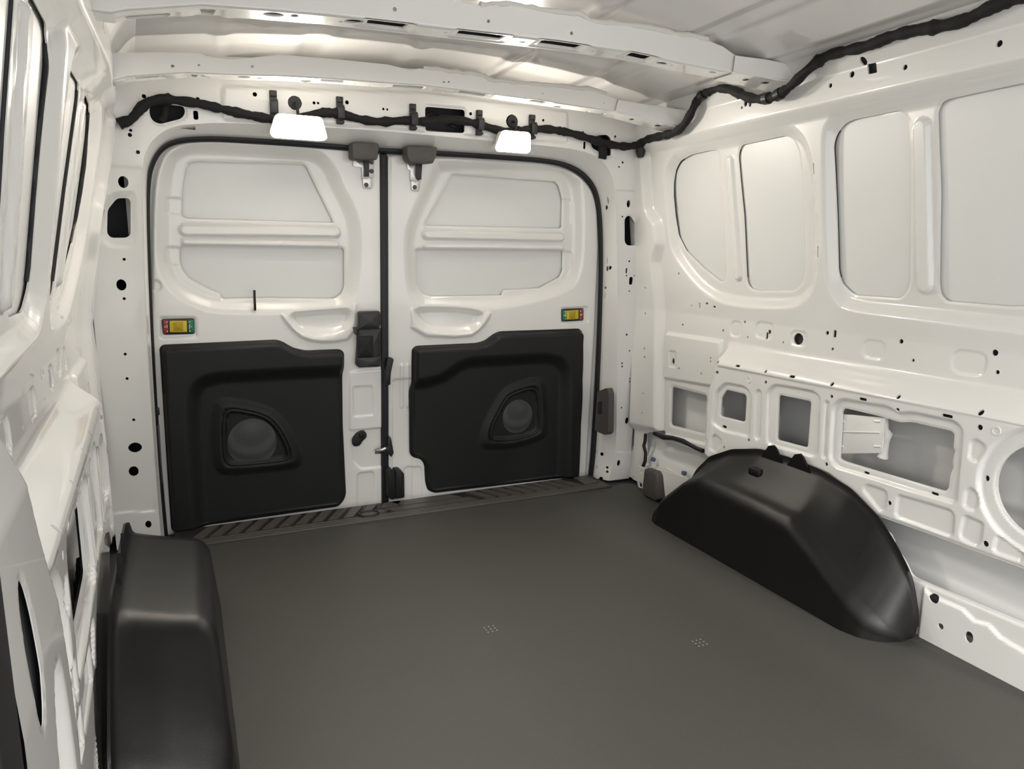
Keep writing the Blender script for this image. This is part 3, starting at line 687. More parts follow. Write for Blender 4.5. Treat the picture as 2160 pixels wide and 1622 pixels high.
# centre seal between the doors
cs = np.array([OD+(XG+(.0)*k)*X3+v*EV+.010*ND for k, v in enumerate(np.linspace(-.02, 1.085, 60))])
box('centre_seal', frame(OD+(XG-.004)*X3+.535*EV+.004*ND, X3, -ND, EV), (.022, .030, 1.10), .006, RUBBER, wall_rear)
# edge return of the second door, facing the centre gap
box('edge_return', frame(OD+(XG+.016)*X3+.535*EV+.000*ND, X3, -ND, EV), (.012, .022, 1.09), .004, PAINT, door2)

# ---- black plastic trim panels
T1 = [(336, 737), (343, 730), (585, 719), (598, 723), (620, 736), (645, 742), (720, 739), (729, 746), (729, 778), (725, 794), (726, 896), (733, 1047), (729, 1060), (717, 1074), (438, 1114), (415, 1122), (367, 1129), (361, 1122), (354, 1024), (342, 832)]
T2 = [(873, 739), (881, 732), (1009, 726), (1027, 721), (1047, 706), (1059, 701), (1228, 695), (1235, 702), (1232, 841), (1225, 1004), (1220, 1011), (1182, 1014), (921, 1045), (906, 1039), (901, 1022), (899, 984), (892, 973), (875, 969), (868, 961), (867, 827), (872, 812), (872, 769)]
F1 = [(760, 781), (600, 788), (460, 796), (425, 806), (410, 830), (407, 870), (414, 1000), (424, 1160), (760, 1160)]
F2 = [(840, 812), (900, 808), (938, 796), (966, 774), (990, 764), (1153, 755), (1179, 762), (1190, 782), (1192, 812), (1186, 1120), (840, 1160)]
S1 = [(474, 871), (483, 864), (499, 864), (550, 874), (572, 887), (592, 912), (608, 948), (609, 964), (598, 970), (492, 980), (479, 975), (473, 960), (471, 912)]
S2 = [(1032, 922), (1035, 898), (1061, 847), (1073, 832), (1110, 819), (1124, 818), (1133, 826), (1137, 898), (1130, 913), (1081, 927), (1038, 927)]
def trim_panel(door, dsh, T, Fp, Sp, gc, gr, label):
    t = dsh.px(T, h=.034); lo, hi = t.min(0), t.max(0)
    o = rounded(t, .010, 4)
    sh = sheetD(lo[0]-.01, hi[0]+.01, lo[1]-.01, hi[1]+.01, h=.002, base=.012)
    sh.emb(o, .034, .014, shift=0.0)
    f = sh.px(Fp, h=.03); sh.emb(rounded(f, .035, 6), -.026, .050, mask=lambda U, V: smooth(sdf(o, U, V)/.016))
    s1 = chaikin(sh.px(Sp, h=.02), 2); c = s1.mean(0)
    big = c+(s1-c)*1.28; sh.emb(big, .010, .030)
    sh.emb(c+(s1-c)*1.07, -.004, .006)
    sh.emb(c+(s1-c)*.92, -.006, .006)
    p = sh.build('trim_panel', TRIM, door, g=.006, outer=o, rim=.012); p['label'] = label
    # perforated speaker grille
    g = sh.px([gc], h=.018)[0]; hh = float(sh.at(g[0], g[1])); k = np.linalg.norm(OD+g[0]*X3+g[1]*EV-CAM)/F*gr
    el = ellipse(g, k*.95, k*1.02, 40)
    rings = [el*0+g+(el-g)*q for q in (1, .75, .5, .25)]
    vs = []; fs = []; n = 40
    for r_, q in zip(rings, (0.0005, .003, .004, .0045)):
        vs += [OD+a[0]*X3+a[1]*EV+(hh+q)*ND for a in r_]
    vs.append(OD+g[0]*X3+g[1]*EV+(hh+.005)*ND)
    for i in range(3):
        for j in range(n): fs.append((i*n+j, i*n+(j+1) % n, (i+1)*n+(j+1) % n, (i+1)*n+j))
    for j in range(n): fs.append((3*n+j, 3*n+(j+1) % n, 4*n))
    gr_ = mesh_obj('speaker_grille', vs, fs, GRILLE, p); gr_['label'] = 'perforated round speaker grille'
    # frame ring of the speaker pocket
    rp = resample(c+(s1-c)*1.0, .008, closed=True); P = sh.pos(rp[:, 0], rp[:, 1])+ND*.001
    tube('speaker_frame', P, .0042, TRIM, p, seg=8, closed=True)
    return p
trim_panel(door1, d1, T1, F1, S1, (532, 933), 48, 'black moulded plastic trim panel with speaker')
trim_panel(door2, d2, T2, F2, S2, (1091, 878), 36, 'black moulded plastic trim panel with speaker')

# ================================================================== FLOOR, SILL, CEILING
fv, ff = [], []
floor_out = [(-.165, -.9), (1.47, -.9), (1.47, .70), (1.43, .85), (1.418, 1.0), (1.418, 2.065), (1.40, 2.076), (1.315, 2.046), (-.165, 2.046)]
fl = Sheet(-.17, 1.475, -.91, 2.08, O=np.array([0, 0, 0.0]), eu=X3, ev=Y3, n=Z3, h=.01)
floor = fl.build('floor', FLOORM, g=.05, outer=np.array(floor_out), rim=.008); tag(floor, 'dark grey textured cargo floor liner', None, None, 'structure')
def dot_cluster(p):
    c = onZ(p, 0); bm = bmesh.new()
    for i in (-1, 0, 1):
        for j in (-1, 0, 1):
            bmesh.ops.create_circle(bm, cap_ends=True, segments=8, radius=.0021, matrix=Matrix.Translation((c[0]+i*.0105, c[1]+j*.0105, .0006)))
    o = bm_obj('dot_mark', bm, DOTS, floor); o['label'] = 'small square of pale printed dots'
dot_cluster((1035, 1327)); dot_cluster((1476, 1356))
# sub-floor under the liner and behind the walls
box('subfloor', frame(np.array([.65, .66, -.03]), X3, Y3, Z3), (1.75, 3.2, .03), 0, CAVITY, floor)

# step plate along the rear sill
sill = empty('trim_1', (.64, 2.11, 0)); tag(sill, 'dark ribbed plastic sill plate along the rear doors', None, None, 'structure')
box('sill_base', frame(np.array([.632, 2.122, -.004]), X3, Y3, Z3), (1.39, .152, .014), .003, SILLD, sill)
for y0, w in ((2.053, .010), (2.069, .012), (2.084, .008)):
    box('sill_rib', frame(np.array([.632, y0, .004]), X3, Y3, Z3), (1.372, w, .008), .002, SILLM, sill)
pa, pb = onZ((474.8, 1134), 0), onZ((500, 1115), 0); lean = (pb[0]-pa[0])/(pb[1]-pa[1])*.078
def pad(x0, x1, y0, y1, s):
    q = [(x0, y0), (x1, y0), (x1+s, y1), (x0+s, y1)]
    bm = bmesh.new(); q = rounded(q, .004, 2)
    lo = [bm.verts.new((a, b, .0)) for a, b in q]; hi = [bm.verts.new((a, b, .0085)) for a, b in q]
    bm.faces.new(hi); n = len(q)
    for i in range(n): bm.faces.new((lo[i], lo[(i+1) % n], hi[(i+1) % n], hi[i]))
    bm_obj('tread_pad', bm, SILLM, sill)
x = -.02
while x < .46:
    pad(x, x+.030, 2.095, 2.178, lean); x += .047
x = 1.235
while x > .86:
    pad(x-.030, x, 2.095, 2.178, -lean); x -= .047
pad(.56, .86-.02, 2.095, 2.128, -.02); pad(.60, .80, 2.136, 2.178, -.03)
pad(.47, .53, 2.095, 2.120, .02); pad(.53, .585, 2.142, 2.178, .02)
pad(1.245, 1.30, 2.095, 2.178, -.0)
# round lock recess in the sill
rc = onZ((778, 1086), .006)
bm = bmesh.new(); bmesh.ops.create_cone(bm, cap_ends=True, segments=28, radius1=.030, radius2=.030, depth=.010, matrix=Matrix.Translation((rc[0], rc[1], .0045))); bm_obj('striker_boss', bm, SILLM, sill)
tube('striker_recess', [(rc[0]+.030*math.cos(t), rc[1]+.022*math.sin(t), .010) for t in np.linspace(0, 2*math.pi, 28)[:-1]], .0035, SILLD, sill, seg=6, closed=True)

# ceiling: outer roof skin with two cross bows
def roof_z(u, v): return 1.235+.062*(1-np.clip(np.abs((u-.62)/.74), 0, 1)**2.2)+.010*(1.9-v)*0.5
def roof_map(u, v, h): return np.stack([u, v, roof_z(u, v)-h], -1)
rf = Sheet(-.155, 1.40, -.6, 2.16, mapf=roof_map, h=.006, sign=-1)
for xa, xb, d in ((.10, .13, .004), (.30, .36, -.004), (.55, .59, .005), (.80, .84, .005), (1.06, 1.12, -.004), (1.25, 1.28, .004)):
    rf.emb(np.array([(xa, -.7), (xb, -.7), (xb, 2.3), (xa, 2.3)]), d, .010)
rf.emb(rounded([(.15, 1.47), (1.10, 1.47), (1.10, 1.72), (.15, 1.72)], .04), -.006, .05)
ceiling = rf.build('ceiling', ROOF, g=.02, rim=0); tag(ceiling, 'pale grey bare roof skin of the cargo bay', None, None, 'structure')
def bow(Yb, low_px, top_px, height, depth, holes, ends):
    low = np.array([onY(p, Yb) for p in low_px]); top = np.array([onY(p, Yb) for p in top_px])
    u0, u1 = ends
    lu, lz = low[:, 0], low[:, 2]; tu, tz = top[:, 0], top[:, 2]
    zl = lambda u: np.interp(u, lu, lz); zt_ = lambda u: np.interp(u, tu, tz)
    Hh, Dd = height, depth
    def mp(u, v, h):
        r = .006
        vf = np.clip(v/Hh, 0, 1); vd = np.clip((v-Hh)/Dd, 0, 1)
        z = zt_(u)*(1-vf)+zl(u)*vf; y = Yb+Dd*vd
        lip = np.clip((v-Hh-Dd)/.05, 0, 1)
        nz = -h*(v > Hh); ny = -h*(v <= Hh)
        return np.stack([u, y+ny, z+nz+lip*.05], -1)
    s = Sheet(u0, u1, 0, Hh+Dd+.05, mapf=mp, h=.0025, sign=-1)
    for e in holes:
        if len(e) == 3: s.hole(ellipse(s.px([e[:2]])[0], e[2]*.00125, e[2]*.00125, 12), rim=.003)
        elif len(e) == 4: 
            c = s.px([e[:2]])[0]; s.hole(ellipse(c, e[2]*.00120, min(e[3]*1.6, .016), 14), rim=.003)
        else:
            c = s.px([e[:2]])[0]; a, b = e[2]*.00120, e[3]*1.6
            c[1] = np.clip(c[1], Hh+b+.006, Hh+Dd-b-.004)
            s.emb(rounded([(c[0]-a-.010, c[1]-b-.007), (c[0]+a+.010, c[1]-b-.007), (c[0]+a+.010, c[1]+b+.007), (c[0]-a-.010, c[1]+b+.007)], .004), -.002, .005)
            s.hole(rounded([(c[0]-a, c[1]-b), (c[0]+a, c[1]-b), (c[0]+a-.004, c[1]+b), (c[0]-a+.004, c[1]+b)], .003, 2), rim=.004)
    o = s.build('roof_bow', PAINT, ceiling, g=.007, rim=.003)
    o['label'] = 'white pressed steel roof bow with punched flange'
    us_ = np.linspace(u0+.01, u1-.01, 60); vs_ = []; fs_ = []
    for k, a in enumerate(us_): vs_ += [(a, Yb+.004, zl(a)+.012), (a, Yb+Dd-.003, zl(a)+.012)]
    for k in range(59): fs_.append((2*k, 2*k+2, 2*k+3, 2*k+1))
    mesh_obj('bow_shade_strip', vs_, fs_, CAVITY, o)  # near-black strip painting the shade seen through the flange holes
    return o, zl, zt_
Y1, Y2 = 1.375, 1.80
bow1_low = [(235, 28), (262, 22), (425, 11), (547, 20), (700, 33), (967, 64), (1174, 88), (1340, 112), (1442, 135), (1543, 154), (1642, 166), (1690, 175)]
bow1_top = [(235, -30), (425, -38), (700, -25), (900, -10), (1023, 14), (1060, 8), (1144, 24), (1218, 33), (1251, 48), (1344, 57), (1486, 83), (1525, 98), (1551, 117), (1681, 138), (1700, 150)]
h1 = [(313, 24, 30, .006, 0), (437, 23, 11, .010, 0), (474, 27, 11, .006), (578, 31, 15, .008), (622, 34, 6, .006), (697, 43, 4, .003), (718, 45, 4, .003), (747, 47, 15, .009),
      (820, 50, 32, .011, 0), (876, 60, 4, .0025), (915, 65, 4, .0025), (939, 68, 3, .0025), (1017, 74, 42, .011, 0), (1102, 88, 6, .004), (1181, 97, 40, .011, 0), (1250, 109, 4, .0025), (1270, 112, 4, .0025), (1302, 118, 4, .0025), (1346, 122, 24, .011, 0), (1396, 134, 12, .006), (1416, 138, 3, .0025), (1430, 140, 3, .0025), (1472, 151, 6, .004), (1503, 153, 8, .004),
      (834, 20, 3.2), (1029.6, 45, 2.8), (1114.6, 57, 2.8), (1125, 58.6, 2.8), (1205.5, 70, 2.8), (1364, 96, 2.6), (1515, 125, 2.4), (1640, 157, 1.6)]
b1, _, _ = bow(Y1, bow1_low, bow1_top, .055, .062, h1, (-.135, 1.37))
bow2_low = [(240, 172), (267, 163), (330, 158), (395, 154), (490, 158), (600, 161), (700, 167), (780, 173), (890, 180), (1106, 208), (1293, 235), (1345, 246), (1400, 262), (1432, 268)]
bow2_top = [(240, 112), (330, 110), (420, 112), (447, 121), (490, 126), (590, 115), (700, 124), (818, 136), (866, 148), (884, 144), (1020, 161), (1035, 172), (1248, 190), (1304, 211), (1420, 228), (1440, 240)]
h2 = [(310, 165, 22, .005, 0), (408, 161, 7, .008, 0), (433, 162, 8, .004), (514, 163, 12, .007), (547, 165, 5, .004), (645, 171, 11, .007), (701, 172, 25, .008, 0), (748, 178, 3, .002), (780, 181, 3, .002), (862, 185, 36, .009, 0), (931, 194, 4, .004), (997, 199, 34, .009, 0), (1134, 216, 21, .009, 0), (1176, 225, 10, .006), (1193, 227, 2, .002), (1205, 229, 2, .002), (1240, 236, 5, .004), (1270, 240, 8, .005),
      (365, 139.5, 3), (419, 137, 2.2), (532, 140, 3), (712, 151.6, 2.6), (712+0, 152, 2.6) if False else (868.3, 165, 2.4), (937, 172.6, 2.2), (946, 173.6, 2.2), (1012, 180.5, 2.2), (1145, 197.6, 2.2), (1274, 218, 1.6), (1380, 241, 1.6), (1387, 243.6, 1.6)]
b2, _, _ = bow(Y2, bow2_low, bow2_top, .055, .055, h2, (-.130, 1.37))
# bead of sealer along the tops of the bows
for Yb, top, par, xs in ((Y1, bow1_top, b1, (1010, 1500)), (Y2, bow2_top, b2, (880, 1280))):
    q = resample(np.array(top, float), 14); q = q[(q[:, 0] > xs[0]) & (q[:, 0] < xs[1])]
    P = [onY((a, b-2), Yb+.004)+np.array([0, rng.normal(0, .001), rng.normal(0, .0012)]) for a, b in q]
    tube('sealer_bead', P, [.0055*(1+.35*rng.random()) for _ in P], SEALER, par, seg=7)

# brackets tying the bow ends to the roof rail
def bow_bracket(par, q_top, q_low, Yb, Dd):
    t = [onY(p, Yb-.006) for p in q_top]; l = [onY(p, Yb-.006) for p in q_low]
    t.append(np.array([1.385, Yb-.03, t[-1][2]-.006])); l.append(np.array([1.385, Yb-.03, l[-1][2]-.008]))
    n = len(t); bm = bmesh.new()
    A_ = [bm.verts.new(tuple(q)) for q in t]; B_ = [bm.verts.new(tuple(q)) for q in l]
    C_ = [bm.verts.new(tuple(q+np.array([0, Dd*(1+.5*i/(n-1)), 0]))) for i, q in enumerate(l)]; D_ = [bm.verts.new(tuple(q+np.array([0, Dd*(1+.5*i/(n-1)), 0]))) for i, q in enumerate(t)]
    for i in range(n-1):
        for P_, Q_ in ((A_, B_), (B_, C_), (C_, D_), (D_, A_)): bm.faces.new((P_[i], P_[i+1], Q_[i+1], Q_[i]))
    bmesh.ops.bevel(bm, geom=[e for e in bm.edges if (e.verts[0] in B_ and e.verts[1] in B_)], offset=.005, segments=2, affect='EDGES')
    o = bm_obj('bow_bracket', bm, PAINT, par)
    for f_, w_ in ((.30, .010), (.55, .016), (.80, .008)):
        i = min(n-2, int(f_*(n-1))); a = f_*(n-1)-i; c = l[i]*(1-a)+l[i+1]*a
        box('bracket_slot', frame(c+np.array([0, Dd*.5, .0005]), X3, Y3, Z3), (w_, .012, .004), .001, CAVITY, o)  # near-black blocks painting the shade of open slots
bow_bracket(b1, [(1551, 117), (1620, 126), (1681, 139)], [(1546, 155), (1600, 162), (1655, 171)], Y1, .068)
bow_bracket(b2, [(1304, 211), (1360, 220), (1420, 229)], [(1297, 237), (1350, 249), (1428, 268)], Y2, .060)

# ================================================================== WHEEL ARCH COVERS
def arch(name, Xi, Xw, label, boxy=False):
    sg = 1 if Xw > Xi else -1
    Ys = np.linspace(.930, 1.748, 200)
    T = np.interp(Ys, [.930, .936, .946, .96, 1.0, 1.05, 1.13, 1.22, 1.32, 1.42, 1.53, 1.62, 1.68, 1.725, 1.748], [.0, .045, .080, .110, .158, .206, .248, .268, .272, .268, .240, .195, .135, .05, 0])
    Z = np.interp(Ys, [.930, .934, .944, .96, .985, 1.026, 1.126, 1.205, 1.30, 1.40, 1.535, 1.612, 1.698, 1.735, 1.748], [.0, .014, .030, .048, .066, .092, .152, .193, .197, .199, .200, .160, .085, .03, 0])
    if boxy:
        T = np.interp(Ys, [.930, .945, .985, 1.06, 1.135, 1.16, 1.48, 1.56, 1.64, 1.70, 1.748], [.0, .05, .120, .195, .252, .262, .266, .240, .185, .11, 0])
        Z = np.interp(Ys, [.930, .945, .975, 1.04, 1.125, 1.15, 1.48, 1.56, 1.64, 1.70, 1.748], [.0, .03, .078, .145, .226, .238, .242, .215, .160, .09, 0])
    k = np.array([1, 2, 3, 2, 1])/9
    for _ in range(3): T = np.convolve(np.pad(T, 2, mode='edge'), k, 'valid'); Z = np.convolve(np.pad(Z, 2, mode='edge'), k, 'valid')
    T[0] = T[-1] = 0.001
    Z = np.minimum(Z, T*.97); Z[0] = Z[-1] = .0009
    plan = np.interp(Ys, [.930, .934, .942, .955, .980, 1.02, 1.70, 1.735, 1.748], [.092, .070, .050, .032, .012, 0, 0, .012, .05])
    plan = np.convolve(np.pad(plan, 2, mode='edge'), k, 'valid')
    ns = 25; vs = []
    Wd = abs(Xw-Xi)
    for y, t, zc, pl in zip(Ys, T, Z, plan):
        r = min(.044, zc*.7)
        x0 = pl; dr = .014*zc/.2
        pts = [(x0, 0.0)]
        for q in np.linspace(.15, 1, 6): pts.append((x0+dr*q, (zc-r)*q))
        for a in np.linspace(0, 1, 9)[1:]:
            w = a*math.pi/2*.86; pts.append((x0+dr+r*(1-math.cos(w)), zc-r+r*math.sin(w)))
        xe, ze = pts[-1]
        xq = Wd-.014
        for q in np.linspace(0, 1, 7)[1:]: pts.append((xe+(max(xq, xe)-xe)*q, ze+(t-ze)*(q*.75+.25*q*q)))
        pts.append((max(xq, xe)+.004, t+.004)); pts.append((Wd-.006, t+.010)); pts.append((Wd-.004, t+.024)); pts.append((Wd, t+.024))
        assert len(pts) == ns, len(pts)
        vs += [np.array([Xi+sg*a, y, b+.0005]) for a, b in pts]
    n = len(Ys); fs = []
    for i in range(n-1):
        for j in range(ns-1):
            q = (i*ns+j, (i+1)*ns+j, (i+1)*ns+j+1, i*ns+j+1); fs.append(q if sg < 0 else q[::-1])
    root = empty(name, ((Xi+Xw)/2, 1.32, 0)); tag(root, label, 'wheel arch cover')
    body = mesh_obj('shell', vs, fs, ARCH, root, angle=75)
    # tabs clipping the cover to the wall
    for y in (1.375, 1.285):
        t = float(np.interp(y, Ys, T)); bm = bmesh.new()
        q = [(y-.042, t+.006), (y+.034, t+.006), (y+.012, t+.040), (y-.004, t+.046), (y-.014, t+.040)]
        A_ = [bm.verts.new((Xw-sg*.004, a, b)) for a, b in q]; B_ = [bm.verts.new((Xw-sg*.010, a, b)) for a, b in q]
        bm.faces.new(A_); bm.faces.new(B_[::-1])
        for i in range(len(q)): bm.faces.new((A_[i], A_[(i+1) % len(q)], B_[(i+1) % len(q)], B_[i]))
        bm_obj('fixing_tab', bm, ARCH, root)
    # moulded step on the top
    t = float(np.interp(1.385, Ys, T))
    box('moulded_step', frame(np.array([Xw-sg*.032, 1.395, t-.030]), X3, Y3, Z3), (.034, .040, .022), .006, ARCH, root)
    return root
arch('wheel_arch_cover', 1.257, 1.388, 'black moulded plastic wheel arch cover below the wall with large cut-outs')
arch('wheel_arch_cover', .036, -.128, 'black plastic wheel arch cover tucked beside the wall with the long ledge', True)

# ================================================================== WIRING HARNESS AND CLIPS
hdr = [(250, 262), (258, 258), (275, 254), (287, 240), (300, 224), (318, 213), (345, 208), (375, 212), (420, 218), (460, 228), (520, 242), (575, 252), (600, 254), (640, 250), (675, 237), (700, 238), (718, 240), (760, 252), (800, 258), (850, 254), (872, 255), (905, 258), (940, 250), (980, 255), (1010, 262), (1040, 272), (1075, 279), (1110, 274), (1150, 271), (1200, 279), (1245, 293), (1290, 306), (1325, 310)]
hp3 = [hp(p, HP+.016) for p in hdr]
wl_ = [(1350, 304), (1365, 293), (1400, 286), (1425, 280), (1445, 262), (1459, 236), (1472, 208), (1495, 190), (1520, 184), (1545, 190), (1575, 205), (1600, 210), (1635, 205), (1665, 185), (1700, 150), (1740, 118), (1780, 108), (1830, 98), (1880, 76), (1930, 64), (1990, 55), (2040, 42), (2080, 20), (2115, 6), (2160, -10), (2260, -40), (2420, -80), (2650, -150)]
xs = np.interp([p[0] for p in wl_], [1350, 1400, 1470, 1740, 2160], [1.368, 1.345, 1.335, 1.325, 1.325])
hp3 += [onX(p, x) for p, x in zip(wl_, xs)]
pth = resample(chaikin(np.array(hp3), 2, False), .008)
rr = .0115*(1+.10*np.sin(np.arange(len(pth))*.9)+.05*rng.standard_normal(len(pth))); rr[np.arange(len(pth)) % 17 == 0] *= 1.18
hn = empty('wiring_harness', tuple(pth[0])); tag(hn, 'long black cloth-taped wiring harness along header and roof rail', 'wiring harness')
tube('taped_cable', pth, rr, TAPE, hn, seg=12)
def branch(pts, h, r, nm='cable_branch'):
    P = chaikin([hp(p, h) for p in pts], 2, False); tube(nm, resample(P, .008), r, TAPE, hn, seg=8)
branch([(345, 208), (350, 225), (348, 245), (340, 256)], HP-.01, .010)
branch([(1262, 296), (1270, 305), (1272, 322), (1270, 335)], HP+.004, .014)
tube('connector_plug', [onX(p, 1.372) for p in ((1352, 306), (1351, 320), (1351, 332))], [.014, .016, .010], RUBBER, hn, seg=8)
for p in ((1481, 203), (1617, 209), (1642, 199)):
    c = onX(p, 1.33); i = int(np.argmin(np.linalg.norm(pth-c, axis=1))); tube('tape_band', pth[i-1:i+2], .0145, BLACK, hn, seg=12)
def clip(p, hgt, label):
    c = hp(p, HP+.012); bm = bmesh.new(); Mx = lambda dx, dz, dn: frame(c+dx*X3+dz*EV+dn*ND, X3, -ND, EV)
    add_box(bm, Mx(0, 0, -.004), (.018, .014, hgt), .002)
    root = empty('harness_clip', tuple(c)); tag(root, label, 'clip', 'clips along the rear header harness')
    bm_obj('clip_body', bm, BLACK, root)
    box('clip_tongue', Mx(-.001, hgt*.38, .006), (.014, .010, hgt*.20), .002, BLACK, root)
    box('clip_strap', Mx(0, -.10*hgt, .019), (.019, .006, hgt*.42), .002, BLACK, root)
    box('clip_strap', Mx(0, .14*hgt, .010), (.019, .014, .006), .002, BLACK, root)
    box('clip_foot', Mx(0, -.42*hgt, .006), (.020, .012, hgt*.12), .003, BLACK, root)
for p, lb in (((577, 221), 'black harness clip between the rear pillar and the wider cargo lamp'),
              ((717, 233), 'black harness clip just past the wider cargo lamp, above a door latch cover'),
              ((871, 247), 'black harness clip at the edge of the dark rectangular header opening'),
              ((1011, 259), 'black harness clip between the header opening and the narrower cargo lamp'),
              ((1122, 268), 'black harness clip past the narrower cargo lamp, towards the cut-out wall')): clip(p, .070, lb)

# ================================================================== CARGO LAMPS
def lamp(p, w, hgt, gp, label):
    c = hp(p, HP+.020); root = empty('cargo_lamp', tuple(c)); tag(root, label, 'lamp')
    sh = sheetD(-.1, .1, 0, .1, h=.05)
    u0, v0 = (c-OD)@X3, (c-OD)@EV
    poly = rounded([(u0-w*.40, v0+hgt*.5), (u0+w*.38, v0+hgt*.5), (u0+w*.5, v0-hgt*.38), (u0+w*.40, v0-hgt*.5), (u0-w*.44, v0-hgt*.5), (u0-w*.5, v0-hgt*.32)], .010, 3)
    hq = poly.copy(); hq[:, 1] = np.minimum(hq[:, 1], v0-.004); plate('housing', sh, hq, HP+.001, HP+.036, HOUSE, root, .003)
    vt, vb = poly[:, 1].max(), poly[:, 1].min(); n = len(poly)
    hf = lambda v: HP+.038+.026*(v-vb)/(vt-vb)
    P_ = lambda q, h: OD+q[0]*X3+q[1]*EV+h*ND
    ins = poly.mean(0)+(poly-poly.mean(0))*.90
    bm = bmesh.new(); A_ = [bm.verts.new(tuple(P_(q, HP+.032))) for q in poly]; B_ = [bm.verts.new(tuple(P_(q, hf(q[1])-.004))) for q in poly]; C_ = [bm.verts.new(tuple(P_(q, hf(q[1])))) for q in ins]
    fc = bm.faces.new(C_)
    for i in range(n):
        j = (i+1) % n; bm.faces.new((B_[i], B_[j], C_[j], C_[i]))
    bm_obj('lens', bm, LENS, root)
    bm = bmesh.new(); A_ = [bm.verts.new(tuple(P_(poly.mean(0)+(q-poly.mean(0))*1.03, HP+.031))) for q in poly]; B_ = [bm.verts.new(tuple(P_(poly.mean(0)+(q-poly.mean(0))*1.03, hf(q[1])-.003))) for q in poly]
    for i in range(n): bm.faces.new((A_[i], A_[(i+1) % n], B_[(i+1) % n], B_[i]))
    bm.faces.new(A_[::-1]); bm_obj('hood', bm, HOUSE, root)
    # rubber grommet with the lamp lead
    g = hp(gp, HP); bm = bmesh.new(); bmesh.ops.create_cone(bm, cap_ends=True, segments=24, radius1=.0185, radius2=.0165, depth=.006, matrix=frame(g+ND*.002, X3, EV, ND)); bm_obj('grommet', bm, RUBBER, root)
    tube('lamp_lead', chaikin([g+ND*.004, g+ND*.034-EV*.006, c*.5+g*.5+ND*.030, c+EV*hgt*.36+ND*.014], 2, False), .004, RUBBER, root, seg=6)
lamp((628, 271), .142, .056, (622, 217), 'wider glowing cargo lamp on the header above the door with lever handle')
lamp((1077, 301), .112, .056, (1080, 256), 'narrower glowing cargo lamp on the header above the door with rubber stops')

# ================================================================== DOOR FITTINGS (parts of their doors)
def at_door(p, h): return hp(p, h)
def dquad(name, pts, h0, h1, material, parent, r=.003, bev=.002):
    sh = d1; q = rounded(sh.px(pts, h=h1), r, 3)
    return plate(name, sh, q, h0, h1, material, parent, bev)
# emergency release switches
def release(door, box4, yel, yin, red, green, marks):
    b = dquad('release_switch', box4, .0, .011, BLACK, door, .006, .0015)
    dquad('red_label', red, .009, .0118, RED, b, .002, .0004); dquad('green_label', green, .009, .0118, GREEN, b, .002, .0004)
    dquad('yellow_slider', yel, .009, .0165, YELLOW, b, .001, .002)
    dquad('slider_recess', yin, .012, .0169, YELLOWD, b, .001, .0003)
    for x, y, w, h in marks:
        dquad('printed_mark', [(x-w, y-h), (x+w, y-h), (x+w, y+h), (x-w, y+h)], .0112, .0122, WHITE, b, .0008, .0002)
f1 = lambda x, y: (330+x/21.6, 660+y/21.6)
release(door1, [f1(225, 290), f1(1725, 250), f1(1745, 965), f1(300, 1005)] , [f1(590, 370), f1(1385, 365), f1(1400, 885), f1(605, 890)], [f1(755, 415), f1(1215, 410), f1(1225, 815), f1(780, 820)],
        [f1(290, 340), f1(535, 335), f1(545, 925), f1(315, 940)], [f1(1450, 325), f1(1690, 320), f1(1710, 905), f1(1480, 915)],
        [(*f1(480, 420), 2.4, .6), (*f1(390, 635), 1.1, 1.3), (*f1(485, 620), .7, 3.2), (*f1(497, 840), 1.1, 1.3), (*f1(1500, 420), 2.2, .6), (*f1(1510, 620), .7, 5.2), (*f1(1600, 625), .9, 1.1), (*f1(1525, 828), 1.2, 1.4)])
f2 = lambda x, y: (1170+x/27, 640+y/27)
release(door2, [f2(410, 325), f2(1655, 270), f2(1650, 980), f2(410, 1045)], [f2(700, 430), f2(1375, 385), f2(1365, 890), f2(705, 930)], [f2(815, 455), f2(1215, 430), f2(1165, 855), f2(825, 870)],
        [f2(1440, 330), f2(1620, 320), f2(1610, 935), f2(1425, 950)], [f2(455, 385), f2(665, 375), f2(660, 985), f2(455, 1000)],
        [(*f2(1475, 440), .9, 1.2), (*f2(1550, 640), 1.0, 1.1), (*f2(1470, 655), .5, 3.2), (*f2(1462, 850), 1.3, .5), (*f2(620, 475), .9, 1.3), (*f2(545, 685), .9, 1.0), (*f2(622, 660), .6, 4.6), (*f2(618, 880), 1.2, .5)])
# lever handle on the first door
hb = dquad('lever_handle', [(757, 694), (804, 692), (803, 771), (797, 774), (757, 776), (752, 770)], .010, .034, BLACK, door1, .004, .003)
dquad('lever_grip', [(757, 659), (803, 657), (804, 682), (801, 694), (756, 696), (757, 682)], .030, .052, BLACK, hb, .006, .005)
dquad('latch_button', [(753, 710), (787, 708), (788, 753), (755, 755)], .032, .037, TRIM, hb, .002, .001)
dquad('handle_foot', [(752, 755), (803, 753), (803, 773), (797, 774), (756, 775)], .030, .037, BLACK, hb, .003, .002)
dquad('side_spring', [(744, 690), (757, 690), (753, 708), (748, 704)], .012, .020, GREYP, hb, .002, .001)
# lock pin rod on the window shoulder
P = [hp((538, 654), .0), hp((538, 652), .012), hp((537, 630), .014), hp((536.5, 612), .014)]
rod = tube('lock_pin', P, .0034, BLACK, door1, seg=8)
# oval lock grommet
g = dquad('lock_grommet', [tuple(q) for q in chaikin([(742, 930), (748, 915), (757, 909), (767, 908), (774, 914), (774, 923), (766, 930), (760, 940), (751, 943), (744, 940)], 1)], .004, .012, RUBBER, door1, .002, .003)
dquad('grommet_eye', [(757, 913), (768, 912), (769, 922), (759, 926)], .010, .015, TRIM, g, .003, .002)
